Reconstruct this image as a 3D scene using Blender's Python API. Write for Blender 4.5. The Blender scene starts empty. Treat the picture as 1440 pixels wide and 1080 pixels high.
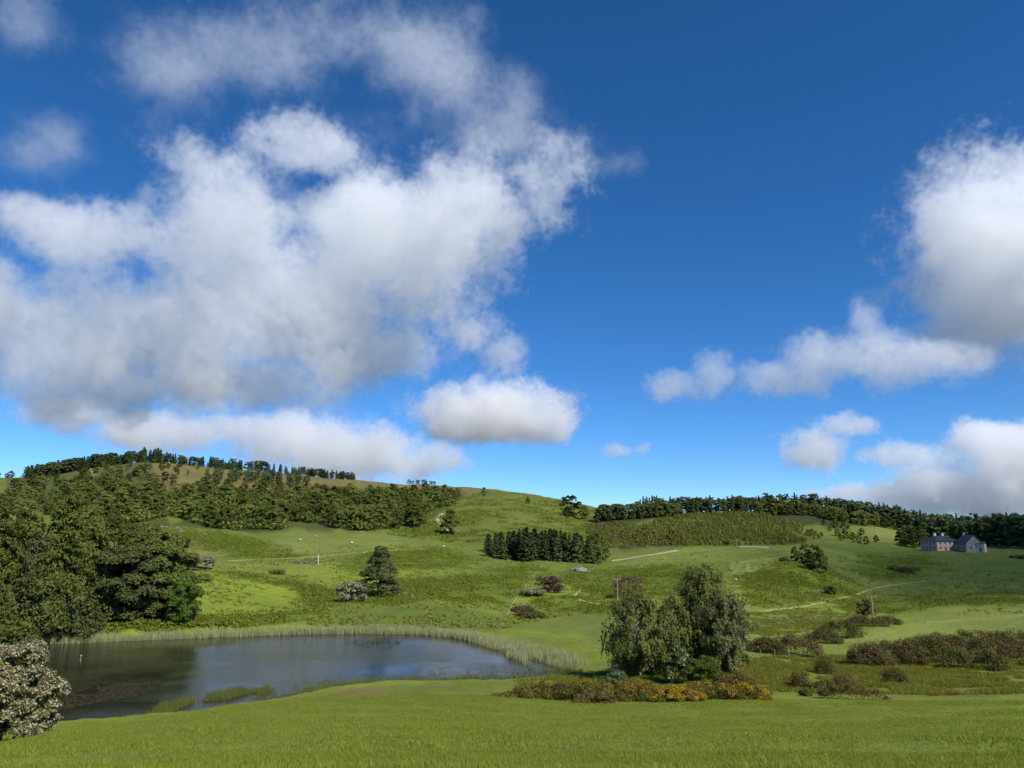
import bpy, math, random
import numpy as np
from mathutils import Vector

S = bpy.context.scene
COL = S.collection
rng = np.random.default_rng(11)
random.seed(11)

# ------------------------------------------------------------------ camera
PITCH = math.radians(11.52); F = 1080.0; EYE = 1.6
cam = bpy.data.cameras.new('camera'); co = bpy.data.objects.new('camera', cam); COL.objects.link(co)
co.location = (0, 0, EYE); co.rotation_euler = (math.pi/2 + PITCH, 0, 0)
cam.sensor_width = 36; cam.lens = 36*F/1440; cam.clip_start = .1; cam.clip_end = 60000
S.camera = co
# ------------------------------------------------------------------ sky, sun, exposure
SAZ = math.radians(138); SEL = math.radians(44)
W = bpy.data.worlds.new('World'); S.world = W; W.use_nodes = True
nt = W.node_tree; bg = nt.nodes['Background']
sk = nt.nodes.new('ShaderNodeTexSky'); sk.sky_type = 'NISHITA'; sk.sun_disc = False
sk.sun_elevation = SEL; sk.sun_rotation = SAZ
sk.air_density = 0.62; sk.dust_density = 0.0; sk.ozone_density = 6.0; sk.altitude = 200
hs = nt.nodes.new('ShaderNodeHueSaturation'); hs.inputs['Saturation'].default_value = 1.2
nt.links.new(sk.outputs[0], hs.inputs['Color']); nt.links.new(hs.outputs[0], bg.inputs[0])
bg.inputs[1].default_value = .14
sun = bpy.data.lights.new('sun', 'SUN'); so = bpy.data.objects.new('sun', sun); COL.objects.link(so)
sun.energy = 5.0; sun.angle = math.radians(.5); sun.color = (1, .94, .84)
SUNDIR = Vector((math.sin(SAZ)*math.cos(SEL), math.cos(SAZ)*math.cos(SEL), math.sin(SEL)))
so.rotation_euler = SUNDIR.to_track_quat('Z', 'Y').to_euler()
S.view_settings.view_transform = 'Standard'; S.view_settings.look = 'None'
S.view_settings.exposure = 0.15; S.view_settings.gamma = 1.0
cy = S.cycles
cy.max_bounces = 14; cy.diffuse_bounces = 3; cy.glossy_bounces = 2; cy.transmission_bounces = 3
cy.transparent_max_bounces = 8; cy.volume_bounces = 10; cy.volume_step_rate = 3.0
cy.use_denoising = True; cy.use_adaptive_sampling = True; cy.adaptive_threshold = .02
CLOUDS = True

# ------------------------------------------------------------------ projection helpers
CP, SP = math.cos(PITCH), math.sin(PITCH)
def tan_el(px, py):
    vx = (np.asarray(px, float)-720)/F; vz = -(np.asarray(py, float)-540)/F
    y = CP - SP*vz; z = SP + CP*vz
    return z/np.hypot(vx, y), np.arctan2(vx, y)
def P(px, py, d):
    t, a = tan_el(px, py)
    return Vector((d*math.sin(a), d*math.cos(a), EYE + t*d))
def project(x, y, z):
    z = z - EYE
    dep = y*CP + z*SP; up = -y*SP + z*CP
    dep = np.where(dep < .05, .05, dep)
    return 720 + F*x/dep, 540 - F*up/dep

# ------------------------------------------------------------------ value noise
_perm = np.random.default_rng(5).random((256, 256))
def vnoise(x, y):
    xi = np.floor(x).astype(int); yi = np.floor(y).astype(int); fx = x-xi; fy = y-yi
    fx = fx*fx*(3-2*fx); fy = fy*fy*(3-2*fy)
    a = _perm[xi & 255, yi & 255]; b = _perm[(xi+1) & 255, yi & 255]; c = _perm[xi & 255, (yi+1) & 255]; d = _perm[(xi+1) & 255, (yi+1) & 255]
    return (a*(1-fx)+b*fx)*(1-fy) + (c*(1-fx)+d*fx)*fy
def fbm(x, y, o=4, g=.5):
    s = 0; amp = 1; t = 0
    for i in range(o):
        s = s + amp*(vnoise(x*2**i + 17*i, y*2**i + 31*i) - .5); t += amp; amp *= g
    return s/t*2

# ------------------------------------------------------------------ terrain
ZL = EYE - 16.0          # lake level
PROFILES = {
 -120: [(8,1080),(30,1070),(52,1062),(62,1050),(75,1035),(128,912),(136,893),(150,888),(180,876),(300,800),(500,745),(900,695),(1050,678),(1150,672),(1400,700),(3000,740)],
 0:   [(8,1080),(30,1062),(52,1046),(62,1045),(70,1040),(128,908),(136,890),(150,885),(180,872),(300,800),(450,745),(700,705),(900,684),(1050,671),(1120,668),(1400,700),(3000,740)],
 120: [(8,1080),(30,1056),(52,1026),(60,1028),(70,1030),(130,902),(138,888),(150,882),(180,868),(260,805),(300,775),(360,752),(500,725),(700,695),(850,672),(950,656),(1000,654),(1200,680),(3000,740)],
 210: [(8,1080),(30,1050),(55,1012),(62,1016),(72,1020),(132,899),(139,888),(148,876),(165,864),(230,815),(260,790),(300,755),(330,737),(360,745),(420,735),(550,705),(700,682),(850,662),(950,650),(1000,649),(1200,675),(3000,740)],
 280: [(8,1080),(30,1045),(58,1001),(66,1004),(76,1007),(135,895),(141,886),(150,875),(165,864),(235,810),(255,802),(300,765),(335,742),(370,747),(430,736),(550,708),(700,685),(850,665),(950,656),(1000,655),(1200,678),(3000,740)],
 400: [(8,1080),(30,1040),(65,988),(74,986),(82,986),(140,890),(145,884),(158,866),(200,838),(240,805),(280,785),(340,758),(400,743),(430,739),(500,728),(600,708),(750,688),(900,670),(1000,665),(1200,685),(3000,740)],
 500: [(8,1080),(30,1036),(65,984),(76,976),(86,970),(142,889),(147,883),(163,862),(190,843),(205,834),(240,807),(300,775),(360,757),(410,745),(450,741),(600,712),(800,686),(880,677),(950,676),(1100,690),(3000,740)],
 620: [(8,1080),(30,1036),(68,984),(80,968),(93,958),(140,891),(146,884),(168,857),(200,838),(250,807),(300,786),(350,770),(380,767),(420,760),(500,736),(600,713),(720,696),(800,686),(860,683),(1000,692),(3000,740)],
 720: [(8,1080),(30,1036),(68,988),(78,973),(95,955),(128,904),(146,886),(170,868),(200,846),(250,812),(300,792),(330,783),(400,766),(480,745),(550,725),(650,705),(720,694),(780,690),(900,700),(3000,740)],
 820: [(8,1080),(30,1036),(68,992),(78,976),(98,948),(112,922),(122,904),(145,884),(180,860),(220,836),(260,815),(300,801),(330,791),(380,783),(430,772),(500,752),(560,736),(620,724),(680,714),(760,707),(900,718),(3000,742)],
 920: [(8,1080),(30,1036),(68,992),(78,976),(95,944),(110,920),(140,887),(180,862),(220,839),(260,816),(300,801),(340,788),(400,776),(450,766),(520,746),(600,728),(660,722),(760,724),(900,730),(3000,745)],
 1030:[(8,1080),(30,1036),(68,992),(80,972),(98,940),(130,902),(160,881),(200,862),(240,836),(280,810),(310,792),(350,788),(400,773),(450,767),(520,752),(600,735),(660,722),(720,720),(800,724),(3000,745)],
 1130:[(8,1080),(30,1036),(68,992),(85,970),(105,942),(130,912),(165,887),(200,868),(232,855),(260,830),(290,802),(312,787),(350,789),(420,769),(480,765),(560,746),(650,728),(720,719),(800,716),(900,722),(3000,745)],
 1230:[(8,1080),(30,1036),(68,990),(85,972),(105,948),(130,915),(155,891),(182,875),(196,875),(215,868),(240,858),(280,840),(330,820),(380,800),(420,786),(470,771),(530,760),(600,747),(680,736),(760,729),(850,726),(1000,732),(3000,745)],
 1330:[(8,1080),(30,1036),(68,990),(85,972),(105,950),(125,926),(148,897),(175,879),(195,868),(210,871),(260,846),(320,822),(380,805),(430,790),(456,779),(500,774),(560,765),(640,754),(720,746),(800,741),(1000,742),(3000,745)],
 1440:[(8,1080),(30,1036),(68,990),(85,974),(105,952),(122,934),(140,905),(160,884),(180,868),(195,862),(210,866),(260,848),(330,825),(390,805),(430,790),(460,776),(490,768),(550,760),(700,750),(1000,742),(3000,745)],
 1560:[(8,1080),(30,1036),(68,990),(85,974),(105,952),(122,930),(140,900),(160,880),(180,864),(195,858),(210,862),(260,848),(330,825),(390,805),(430,792),(460,780),(490,772),(550,764),(700,755),(1000,748),(3000,750)]}
LD = np.linspace(math.log(1.0), math.log(9000), 420)
cols = sorted(PROFILES)
caz = np.array([float(tan_el(c, 820)[1]) for c in cols])
ctab = []
for c in cols:
    pr = PROFILES[c]
    d = np.array([p[0] for p in pr], float)
    t = np.array([float(tan_el(c, p[1])[0]) for p in pr])
    d = np.concatenate([[1, 3, 5.2], d, [9000]]); t = np.concatenate([[-1.6, -1.73/3, -1.93/5.2], t, [0.01]])
    ctab.append(np.interp(LD, np.log(d), t*d))      # heights, relative to the eye
ctab = np.array(ctab)
k = np.exp(-np.linspace(-2, 2, 9)**2); k /= k.sum()
ctab = np.array([np.convolve(np.pad(r, 4, mode='edge'), k, 'valid') for r in ctab])
AZ = np.linspace(-180, 180, 1441)*math.pi/180
def catmull(xs, ys, x):
    i = np.clip(np.searchsorted(xs, x)-1, 0, len(xs)-2)
    m = np.gradient(ys, xs, axis=0); h = xs[i+1]-xs[i]; t = np.clip((x-xs[i])/h, 0, 1)
    t = t[:, None]; h = h[:, None]
    return (2*t**3-3*t**2+1)*ys[i] + (t**3-2*t**2+t)*h*m[i] + (-2*t**3+3*t**2)*ys[i+1] + (t**3-t**2)*h*m[i+1]
TAB = catmull(caz, ctab, np.clip(AZ, caz[0], caz[-1]))
dd_ = np.exp(LD)
gen = -1.6 + .06*np.minimum(dd_, 900)*np.clip((dd_-4)/40, 0, 1)
wb = np.clip((np.abs(AZ) - math.radians(48))/math.radians(55), 0, 1); wb = (wb*wb*(3-2*wb))[:, None]
TAB = TAB*(1-wb) + gen[None]*wb
DLD = LD[1]-LD[0]; DAZ = AZ[1]-AZ[0]

_sh = [(-320,930),(-150,916),(0,908),(100,903),(200,899),(330,894),(450,890),(560,890),(640,894),(690,904),(740,918),(790,936),(822,947),(800,952),(720,956),(640,959),(560,963),(500,969),(440,979),(400,989),(300,1006),(200,1022),(120,1034),(60,1044),(-60,1060),(-200,1060),(-330,1000)]
LAKE = []
for px, py in _sh:
    t, a = tan_el(px, py); d = (ZL-EYE)/float(t); LAKE.append((d*math.sin(a), d*math.cos(a)))
LAKE = np.array(LAKE)
def smooth_poly(p, n=3):
    for _ in range(n):
        q = np.roll(p, -1, 0); p = np.stack([.75*p+.25*q, .25*p+.75*q], 1).reshape(-1, 2)
    return p
LAKE = smooth_poly(LAKE, 2)
def inpoly(x, y, poly):
    r = np.zeros(np.shape(x), bool); n = len(poly); j = n-1
    for i in range(n):
        xi, yi = poly[i]; xj, yj = poly[j]
        c = ((yi > y) != (yj > y)) & (x < (xj-xi)*(y-yi)/((yj-yi) if yj != yi else 1e-9)+xi)
        r ^= c; j = i
    return r
def sdist(x, y, poly):
    best = np.full(np.shape(x), 1e9); n = len(poly)
    for i in range(n):
        a = np.array(poly[i]); b = np.array(poly[(i+1) % n]); e = b-a
        t = np.clip(((x-a[0])*e[0]+(y-a[1])*e[1])/max(e@e, 1e-9), 0, 1)
        best = np.minimum(best, np.hypot(x-a[0]-t*e[0], y-a[1]-t*e[1]))
    return np.where(inpoly(x, y, poly), -best, best)
def Z(x, y):
    x = np.asarray(x, float); y = np.asarray(y, float)
    d = np.maximum(np.hypot(x, y), 1.0); a = np.arctan2(x, y)
    u = np.clip((np.log(d)-LD[0])/DLD, 0, len(LD)-1.001); v = np.clip((a-AZ[0])/DAZ, 0, len(AZ)-1.001)
    i = u.astype(int); j = v.astype(int); fu = u-i; fv = v-j
    z = (TAB[j, i]*(1-fu)+TAB[j, i+1]*fu)*(1-fv) + (TAB[j+1, i]*(1-fu)+TAB[j+1, i+1]*fu)*fv
    far = np.clip((d-110)/150, 0, 1)
    z = z + far*(fbm(x/45, y/45, 3)*1.9 + fbm(x/16+9, y/16, 3)*.75) + np.clip((d-500)/400, 0, 1)*fbm(x/90+3, y/90, 4)*2.5
    z = z + (1-far)*(fbm(x/9, y/9, 3)*.10)*np.clip((d-2)/12, 0, 1) + np.clip((d-66)/20, 0, 1)*(1-far)*fbm(x/5+4, y/5, 2)*.22
    z = z + EYE
    near = (d > 45) & (d < 190) & (np.abs(a) < 1.2)
    if near.any():
        sd = np.full(z.shape, 50.0); sd[near] = sdist(x[near], y[near], LAKE)
        sd = sd + near*fbm(x/3.0, y/3.0, 2)*.7
        shore = ZL + .06 + np.clip(sd, 0, 30)*.06
        land = np.where(sd < 12, np.maximum(z, shore), z)
        cap = ZL + .12 + np.clip(sd, 0, 99)*.75          # keep the bank from standing up as a wall
        land = np.where((sd < 8), np.minimum(land, cap), land)
        z = np.where(sd > 0, land, ZL - .12 - np.clip(-sd, 0, 14)*.11)
    return z
_HA = np.radians(np.linspace(-46, 46, 1100)); _HD = np.exp(np.linspace(math.log(5.), math.log(1500), 520)); _HZ = None
def hit(px, py, dmin=6., dmax=1500.):
    """ground points seen through the given pixels, vectorised"""
    global _HZ
    if _HZ is None: _HZ = Z(np.sin(_HA)[:, None]*_HD, np.cos(_HA)[:, None]*_HD).astype(np.float32)
    px = np.atleast_1d(np.asarray(px, float)); py = np.atleast_1d(np.asarray(py, float))
    t, a = tan_el(px, py); out = np.full((len(px), 3), np.nan); m = (_HD >= dmin) & (_HD <= dmax); ds = _HD[m]; hz = _HZ[:, m]
    ia = np.clip(np.round((a-_HA[0])/(_HA[1]-_HA[0])).astype(int), 0, len(_HA)-1)
    for c in range(0, len(px), 4000):
        s = slice(c, c+4000); diff = hz[ia[s]] - (EYE + t[s][:, None]*ds); below = diff >= 0
        k = below.argmax(1); ok = below.any(1) & (k > 0); r0 = np.arange(len(k)); k1 = np.maximum(k, 1)
        f0 = diff[r0, k1-1]; f1 = diff[r0, k1]; w = np.clip(-f0/np.where(f1-f0 == 0, 1, f1-f0), 0, 1); D = ds[k1-1]*(1-w)+ds[k1]*w
        out[s] = np.where(ok[:, None], np.stack([np.sin(a[s])*D, np.cos(a[s])*D, np.zeros(len(k))], 1), np.nan)
    out[:, 2] = Z(np.nan_to_num(out[:, 0]), np.nan_to_num(out[:, 1]))
    return out
def at(px, d, py=850):
    a = float(tan_el(px, py)[1]); x, y = d*math.sin(a), d*math.cos(a)
    return Vector((x, y, float(Z(np.array([x]), np.array([y]))[0])))
def top_h(px, d, top, base_z):
    return EYE + float(tan_el(px, top)[0])*d - base_z

# ------------------------------------------------------------------ object helpers
def tag(o, label=None, cat=None, group=None, kind=None):
    if label: o['label'] = label
    if cat: o['category'] = cat
    if group: o['group'] = group
    if kind: o['kind'] = kind
    return o
def empty(name, loc, rz=0, sc=1):
    o = bpy.data.objects.new(name, None); COL.objects.link(o); o.empty_display_size = .2
    o.location = loc; o.rotation_euler.z = rz; o.scale = (sc, sc, sc); return o
class Geo:
    def __init__(s): s.V = []; s.Q = []; s.M = []; s.T = []; s.n = 0
    def quads(s, v, mat=0, tint=None):
        v = np.asarray(v, float); N = len(v)
        if N == 0: return
        s.V.append(v.reshape(-1, 3)); s.Q.append(np.arange(4*N).reshape(N, 4)+s.n); s.n += 4*N
        s.M.append(np.full(N, mat)); s.T.append(np.repeat(np.random.default_rng(s.n).random(N) if tint is None else tint, 4))
    def grid(s, verts, faces, mat=0, tint=.5):
        verts = np.asarray(verts, float); faces = np.asarray(faces, int)
        s.V.append(verts); s.Q.append(faces+s.n); s.n += len(verts); s.M.append(np.full(len(faces), mat)); s.T.append(np.full(len(verts), tint))
    def tube(s, pts, rad, sides=6, mat=0, cap=True):
        pts = np.asarray(pts, float); n = len(pts); rad = np.broadcast_to(rad, (n,))
        t = np.gradient(pts, axis=0); t /= np.linalg.norm(t, axis=1)[:, None]+1e-9
        ref = np.array([0, 0, 1.]) if abs(t[0, 2]) < .8 else np.array([1., 0, 0])
        u = np.cross(t, ref); u /= np.linalg.norm(u, axis=1)[:, None]+1e-9; w = np.cross(t, u)
        an = np.arange(sides)/sides*2*math.pi
        v = pts[:, None]+rad[:, None, None]*(np.cos(an)[None, :, None]*u[:, None]+np.sin(an)[None, :, None]*w[:, None])
        i = np.arange(n-1)[:, None]*sides; j = np.arange(sides)[None]; j2 = (j+1) % sides
        f = np.stack([i+j, i+j2, i+sides+j2, i+sides+j], -1).reshape(-1, 4)
        s.grid(v.reshape(-1, 3), f, mat)
    def box(s, lo, hi, mat=0):
        x0, y0, z0 = lo; x1, y1, z1 = hi
        s.grid([(x0,y0,z0),(x1,y0,z0),(x1,y1,z0),(x0,y1,z0),(x0,y0,z1),(x1,y0,z1),(x1,y1,z1),(x0,y1,z1)],
               [(0,3,2,1),(4,5,6,7),(0,1,5,4),(1,2,6,5),(2,3,7,6),(3,0,4,7)], mat)
    def mesh(s, name, mats, smooth=False):
        V = np.concatenate(s.V); Q = np.concatenate(s.Q); M = np.concatenate(s.M); T = np.concatenate(s.T)
        me = bpy.data.meshes.new(name); me.vertices.add(len(V)); me.vertices.foreach_set('co', V.astype(np.float32).ravel())
        me.loops.add(Q.size); me.loops.foreach_set('vertex_index', Q.astype(np.int32).ravel())
        me.polygons.add(len(Q)); me.polygons.foreach_set('loop_start', np.arange(0, Q.size, 4, dtype=np.int32))
        for m in mats: me.materials.append(m)
        me.polygons.foreach_set('material_index', M.astype(np.int32))
        me.polygons.foreach_set('use_smooth', np.full(len(Q), bool(smooth)))
        at_ = me.attributes.new('tint', 'FLOAT', 'POINT'); at_.data.foreach_set('value', T.astype(np.float32))
        me.update(calc_edges=True); me.validate(); return me
    def build(s, name, mats, parent=None, smooth=False):
        o = bpy.data.objects.new(name, s.mesh(name, mats, smooth)); COL.objects.link(o); o.parent = parent; return o
def obj(name, me, parent=None):
    o = bpy.data.objects.new(name, me); COL.objects.link(o); o.parent = parent; return o
def unit(v): return v/(np.linalg.norm(v, axis=-1, keepdims=True)+1e-9)
def cards(r, c, n, size, asp=.6, jit=.7, down=0.):
    N = len(c); n = unit(n + r.normal(0, jit, (N, 3))); q = r.normal(0, 1, (N, 3)); q[:, 2] -= down
    q = q - (q*n).sum(1, keepdims=True)*n; t = unit(q); b = np.cross(n, t)
    sz = (np.asarray(size)*r.uniform(.65, 1.3, N))[:, None]
    return np.stack([c+t*sz, c+b*sz*asp, c-t*sz, c-b*sz*asp], 1)

# ------------------------------------------------------------------ materials
def newmat(name):
    m = bpy.data.materials.new(name); m.use_nodes = True; n = m.node_tree; n.nodes.clear()
    o = n.nodes.new('ShaderNodeOutputMaterial'); return m, n, o
def lin(c): return tuple(x/12.92 if x <= .04045 else ((x+.055)/1.055)**2.4 for x in c)
def leaf_mat(name, c0, c1, trans=.3, objvar=.25, rough=.65, spec=.10):
    m, n, o = newmat(name); N = n.nodes.new; L = n.links.new
    a = N('ShaderNodeAttribute'); a.attribute_name = 'tint'
    r = N('ShaderNodeValToRGB'); r.color_ramp.elements[0].color = (*c0, 1); r.color_ramp.elements[1].color = (*c1, 1); L(a.outputs['Fac'], r.inputs[0])
    oi = N('ShaderNodeObjectInfo'); h = N('ShaderNodeHueSaturation')
    mr = N('ShaderNodeMapRange'); mr.inputs['To Min'].default_value = .5-.022*objvar/.25; mr.inputs['To Max'].default_value = .5+.006*objvar/.25; L(oi.outputs['Random'], mr.inputs[0]); L(mr.outputs[0], h.inputs['Hue'])
    wn = N('ShaderNodeTexWhiteNoise'); wn.noise_dimensions = '1D'; L(oi.outputs['Random'], wn.inputs['W'])
    mv = N('ShaderNodeMapRange'); mv.inputs['To Min'].default_value = 1-objvar; mv.inputs['To Max'].default_value = 1+objvar; L(wn.outputs['Value'], mv.inputs[0]); L(mv.outputs[0], h.inputs['Value'])
    L(r.outputs[0], h.inputs['Color'])
    p = N('ShaderNodeBsdfPrincipled'); L(h.outputs[0], p.inputs['Base Color']); p.inputs['Roughness'].default_value = rough; p.inputs['Specular IOR Level'].default_value = spec
    t = N('ShaderNodeBsdfTranslucent'); L(h.outputs[0], t.inputs[0]); mx = N('ShaderNodeMixShader'); mx.inputs[0].default_value = trans
    L(p.outputs[0], mx.inputs[1]); L(t.outputs[0], mx.inputs[2]); L(mx.outputs[0], o.inputs[0]); return m
def plain_mat(name, c, rough=.8, nscale=3., var=.25, bump=.3, spec=.3, c2=None):
    m, n, o = newmat(name); N = n.nodes.new; L = n.links.new
    tc = N('ShaderNodeTexCoord'); nz = N('ShaderNodeTexNoise'); nz.inputs['Scale'].default_value = nscale; nz.inputs['Detail'].default_value = 6; L(tc.outputs['Object'], nz.inputs['Vector'])
    r = N('ShaderNodeValToRGB'); a = c; b = c2 or tuple(x*(1-var*1.6) for x in c)
    r.color_ramp.elements[0].position = .3; r.color_ramp.elements[1].position = .7
    r.color_ramp.elements[0].color = (*b, 1); r.color_ramp.elements[1].color = (*a, 1); L(nz.outputs[0], r.inputs[0])
    p = N('ShaderNodeBsdfPrincipled'); L(r.outputs[0], p.inputs['Base Color']); p.inputs['Roughness'].default_value = rough; p.inputs['Specular IOR Level'].default_value = spec
    bp = N('ShaderNodeBump'); bp.inputs['Strength'].default_value = bump; bp.inputs['Distance'].default_value = .05; L(nz.outputs[0], bp.inputs['Height']); L(bp.outputs[0], p.inputs['Normal'])
    L(p.outputs[0], o.inputs[0]); return m
M = dict(
 broad=leaf_mat('broadleaf_foliage', (0.085, 0.118, 0.024), (0.155, 0.19, 0.044), .3, .45),
 larch=leaf_mat('larch_foliage', (0.098, 0.13, 0.028), (0.178, 0.21, 0.05), .35, .12),
 spruce=leaf_mat('spruce_foliage', (0.048, 0.078, 0.026), (0.1, 0.138, 0.044), .12, .3),
 pine=leaf_mat('pine_foliage', (0.055, 0.088, 0.035), (0.117, 0.156, 0.058), .12, .25),
 darkleaf=leaf_mat('evergreen_foliage', (0.06, 0.08, 0.026), (0.115, 0.136, 0.044), .2, .1),
 bright=leaf_mat('bright_foliage', (0.066, 0.116, 0.015), (0.116, 0.182, 0.031), .35, .1),
 birch=leaf_mat('birch_foliage', (0.12, 0.145, 0.034), (0.205, 0.225, 0.062), .35, .12),
 willow=leaf_mat('grey_birch_foliage', (0.135, 0.15, 0.052), (0.205, 0.215, 0.085), .35, .1),
 holly=leaf_mat('holly_foliage', (0.05, 0.078, 0.018), (0.105, 0.14, 0.034), .15, .1, .35, .5),
 blossom=leaf_mat('hawthorn_blossom', (0.3, 0.26, 0.16), (0.52, 0.46, 0.32), .3, .05),
 dullblossom=leaf_mat('fading_blossom', (.25,.23,.16), (.45,.42,.32), .3, .05),
 hawleaf=leaf_mat('hawthorn_leaf', (0.085, 0.1, 0.028), (0.15, 0.16, 0.05), .3, .1),
 gorse=leaf_mat('gorse_foliage', (0.075, 0.085, 0.018), (0.155, 0.145, 0.036), .15, .2),
 gorsebrown=leaf_mat('old_gorse_foliage', (0.068, 0.062, 0.02), (0.15, 0.122, 0.044), .12, .25),
 gorseflower=leaf_mat('gorse_flower', (0.34, 0.21, 0.012), (0.55, 0.36, 0.02), .25, .1),
 copper=leaf_mat('copper_foliage', (0.058, 0.034, 0.026), (0.130, 0.072, 0.055), .2, .05),
 twig=leaf_mat('brown_twigs', (.075,.055,.032), (.15,.11,.06), .1, .2),
 bracken=leaf_mat('bracken_fronds', (0.108, 0.148, 0.014), (0.182, 0.22, 0.03), .35, .2),
 rough=leaf_mat('rough_grass', (0.165, 0.185, 0.025), (0.24, 0.25, 0.042), .35, .2),
 rush=leaf_mat('rush_blades', (0.12, 0.155, 0.028), (0.21, 0.225, 0.07), .35, .2),
 reed=leaf_mat('reed_blades', (0.24, 0.28, 0.11), (0.5, 0.5, 0.27), .35, .1),
 turf=leaf_mat('turf_blades', (0.19, 0.238, 0.028), (0.3, 0.345, 0.056), .4, .15),
 fieldflower=leaf_mat('field_flower', (.5,.47,.25), (.72,.7,.55), .3, .1),
 weed=leaf_mat('pondweed_leaf', (.03,.028,.012), (.075,.06,.025), .05, .1),
 sapling=leaf_mat('young_tree_foliage', (0.15, 0.175, 0.03), (0.25, 0.265, 0.06), .3, .3),
 bark=plain_mat('bark', (.11,.085,.06), .9, 4, .4),
 palebark=plain_mat('pale_bark', (.34,.31,.26), .85, 5, .4),
 birchbark=plain_mat('birch_bark', (.50,.48,.44), .8, 3, .3, c2=(.07,.06,.05)),
 wood=plain_mat('weathered_wood', (.33,.29,.22), .9, 8, .3),
 pole=plain_mat('pole_wood', (.36,.30,.21), .9, 8, .25),
 wire=plain_mat('galvanised_wire', (.16,.16,.15), .5, 8, .1),
 rock=plain_mat('rock', (.33,.32,.29), .9, 1.2, .4, .8),
 harl=plain_mat('pink_harl', (.66,.43,.35), .9, 1.5, .12),
 stone=plain_mat('grey_stone', (.40,.34,.29), .9, 1.2, .3),
 slate=plain_mat('slate', (.075,.078,.09), .6, 1.5, .3),
 white=plain_mat('white_paint', (.75,.74,.70), .8, 2, .1),
 glass=plain_mat('window_glass', (.02,.025,.03), .08, 1, .1, 0, .5),
 pale=plain_mat('pale_harl', (.68,.56,.48), .9, 1.5, .12),
 frame=plain_mat('window_frame', (.55,.54,.50), .7, 2, .1),
 doorp=plain_mat('door_paint', (.07,.03,.03), .6, 2, .1),
 track=plain_mat('track_gravel', (.42,.37,.25), .95, .8, .3, c2=(.24,.24,.10)),
 grasstrack=plain_mat('worn_grass', (.30,.29,.11), .95, .5, .25, c2=(.19,.22,.05)),
 sand=plain_mat('dry_track', (.40,.33,.15), .95, .5, .3, c2=(.24,.25,.07)),
 wool=plain_mat('wool', (.70,.66,.55), .95, 9, .15), face=plain_mat('sheep_face', (.10,.09,.08), .8, 9, .1),
 feather=plain_mat('white_feathers', (.80,.79,.76), .8, 9, .05), bill=plain_mat('bill', (.5,.2,.03), .6, 9, .1),
)
# ================================================================== the setting
# ---- ground: one polar sheet, fine inside the view, coarse elsewhere
az = np.radians(np.concatenate([np.linspace(-180, -43, 70)[:-1], np.linspace(-43, 43, 780), np.linspace(43, 180, 70)[1:]]))
rad = np.concatenate([[.4, 1.0, 1.8], np.exp(np.linspace(math.log(2.6), math.log(60), 130)), np.exp(np.linspace(math.log(60), math.log(1250), 400))[1:], [1350, 1500, 1800, 2300, 3000, 4200, 6000, 8500]])
A_, R_ = np.meshgrid(az, rad, indexing='ij')
X = (np.sin(A_)*R_).ravel(); Y = (np.cos(A_)*R_).ravel(); ZZ = Z(X, Y)
na, nr = len(az), len(rad)
i = np.arange(na-1)[:, None]*nr; j = np.arange(nr-1)[None]
FQ = np.stack([i+j, i+j+1, i+nr+j+1, i+nr+j], -1).reshape(-1, 4)[:, ::-1]
PX, PY = project(X, Y, ZZ); DD = np.hypot(X, Y)
PASTURE = np.array((.165, .204, .031)); cover = np.tile(PASTURE, (len(X), 1))
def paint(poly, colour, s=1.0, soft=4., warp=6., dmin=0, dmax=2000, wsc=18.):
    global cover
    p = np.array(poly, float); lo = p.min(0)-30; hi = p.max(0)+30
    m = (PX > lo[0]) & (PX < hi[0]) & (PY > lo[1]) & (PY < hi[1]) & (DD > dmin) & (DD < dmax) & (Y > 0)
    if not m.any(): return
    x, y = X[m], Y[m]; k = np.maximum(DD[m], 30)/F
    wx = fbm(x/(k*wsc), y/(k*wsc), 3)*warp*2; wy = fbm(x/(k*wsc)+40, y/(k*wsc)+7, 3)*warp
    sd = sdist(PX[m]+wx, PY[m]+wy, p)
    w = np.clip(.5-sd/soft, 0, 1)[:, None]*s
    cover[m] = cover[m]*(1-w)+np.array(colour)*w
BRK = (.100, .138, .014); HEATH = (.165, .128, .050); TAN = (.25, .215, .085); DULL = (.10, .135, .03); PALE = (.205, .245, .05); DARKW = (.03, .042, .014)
far = (DD > 260)[:, None]
cover = np.where(far, np.array((.128, .164, .029)), cover)
BRACKEN = [
 [(205,741),(250,742),(300,748),(350,757),(395,770),(425,780),(395,786),(345,786),(300,775),(255,762),(215,752)],
 [(300,801),(345,806),(420,818),(470,826),(500,836),(540,834),(600,842),(560,852),(480,848),(440,856),(425,846),(405,828),(375,818),(330,812)],
 [(130,872),(200,868),(270,866),(340,868),(410,862),(450,856),(430,872),(330,880),(200,884),(60,890),(0,892),(0,884),(60,880)],
 [(480,790),(545,773),(620,775),(680,786),(640,798),(560,800),(500,806)],
 [(545,818),(620,812),(690,806),(750,815),(735,835),(700,850),(640,846),(590,836)],
 [(560,770),(600,768),(640,774),(600,778)],
 [(780,806),(840,800),(900,795),(960,797),(1000,812),(1010,845),(940,842),(870,838),(815,832),(790,824)],
 [(760,842),(820,838),(880,848),(870,862),(800,862),(760,854)],
 [(1055,805),(1085,794),(1110,787),(1160,797),(1200,818),(1215,834),(1170,842),(1110,850),(1060,852),(1040,830)],
 [(1195,782),(1250,780),(1310,784),(1330,800),(1280,812),(1230,816),(1200,806)],
 [(1170,846),(1240,838),(1330,836),(1440,830),(1440,850),(1330,852),(1250,862),(1190,862)],
 [(690,800),(740,790),(770,800),(740,815),(700,812)],
]
for p in BRACKEN: paint(p, BRK, .9, 9, 9)
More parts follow.
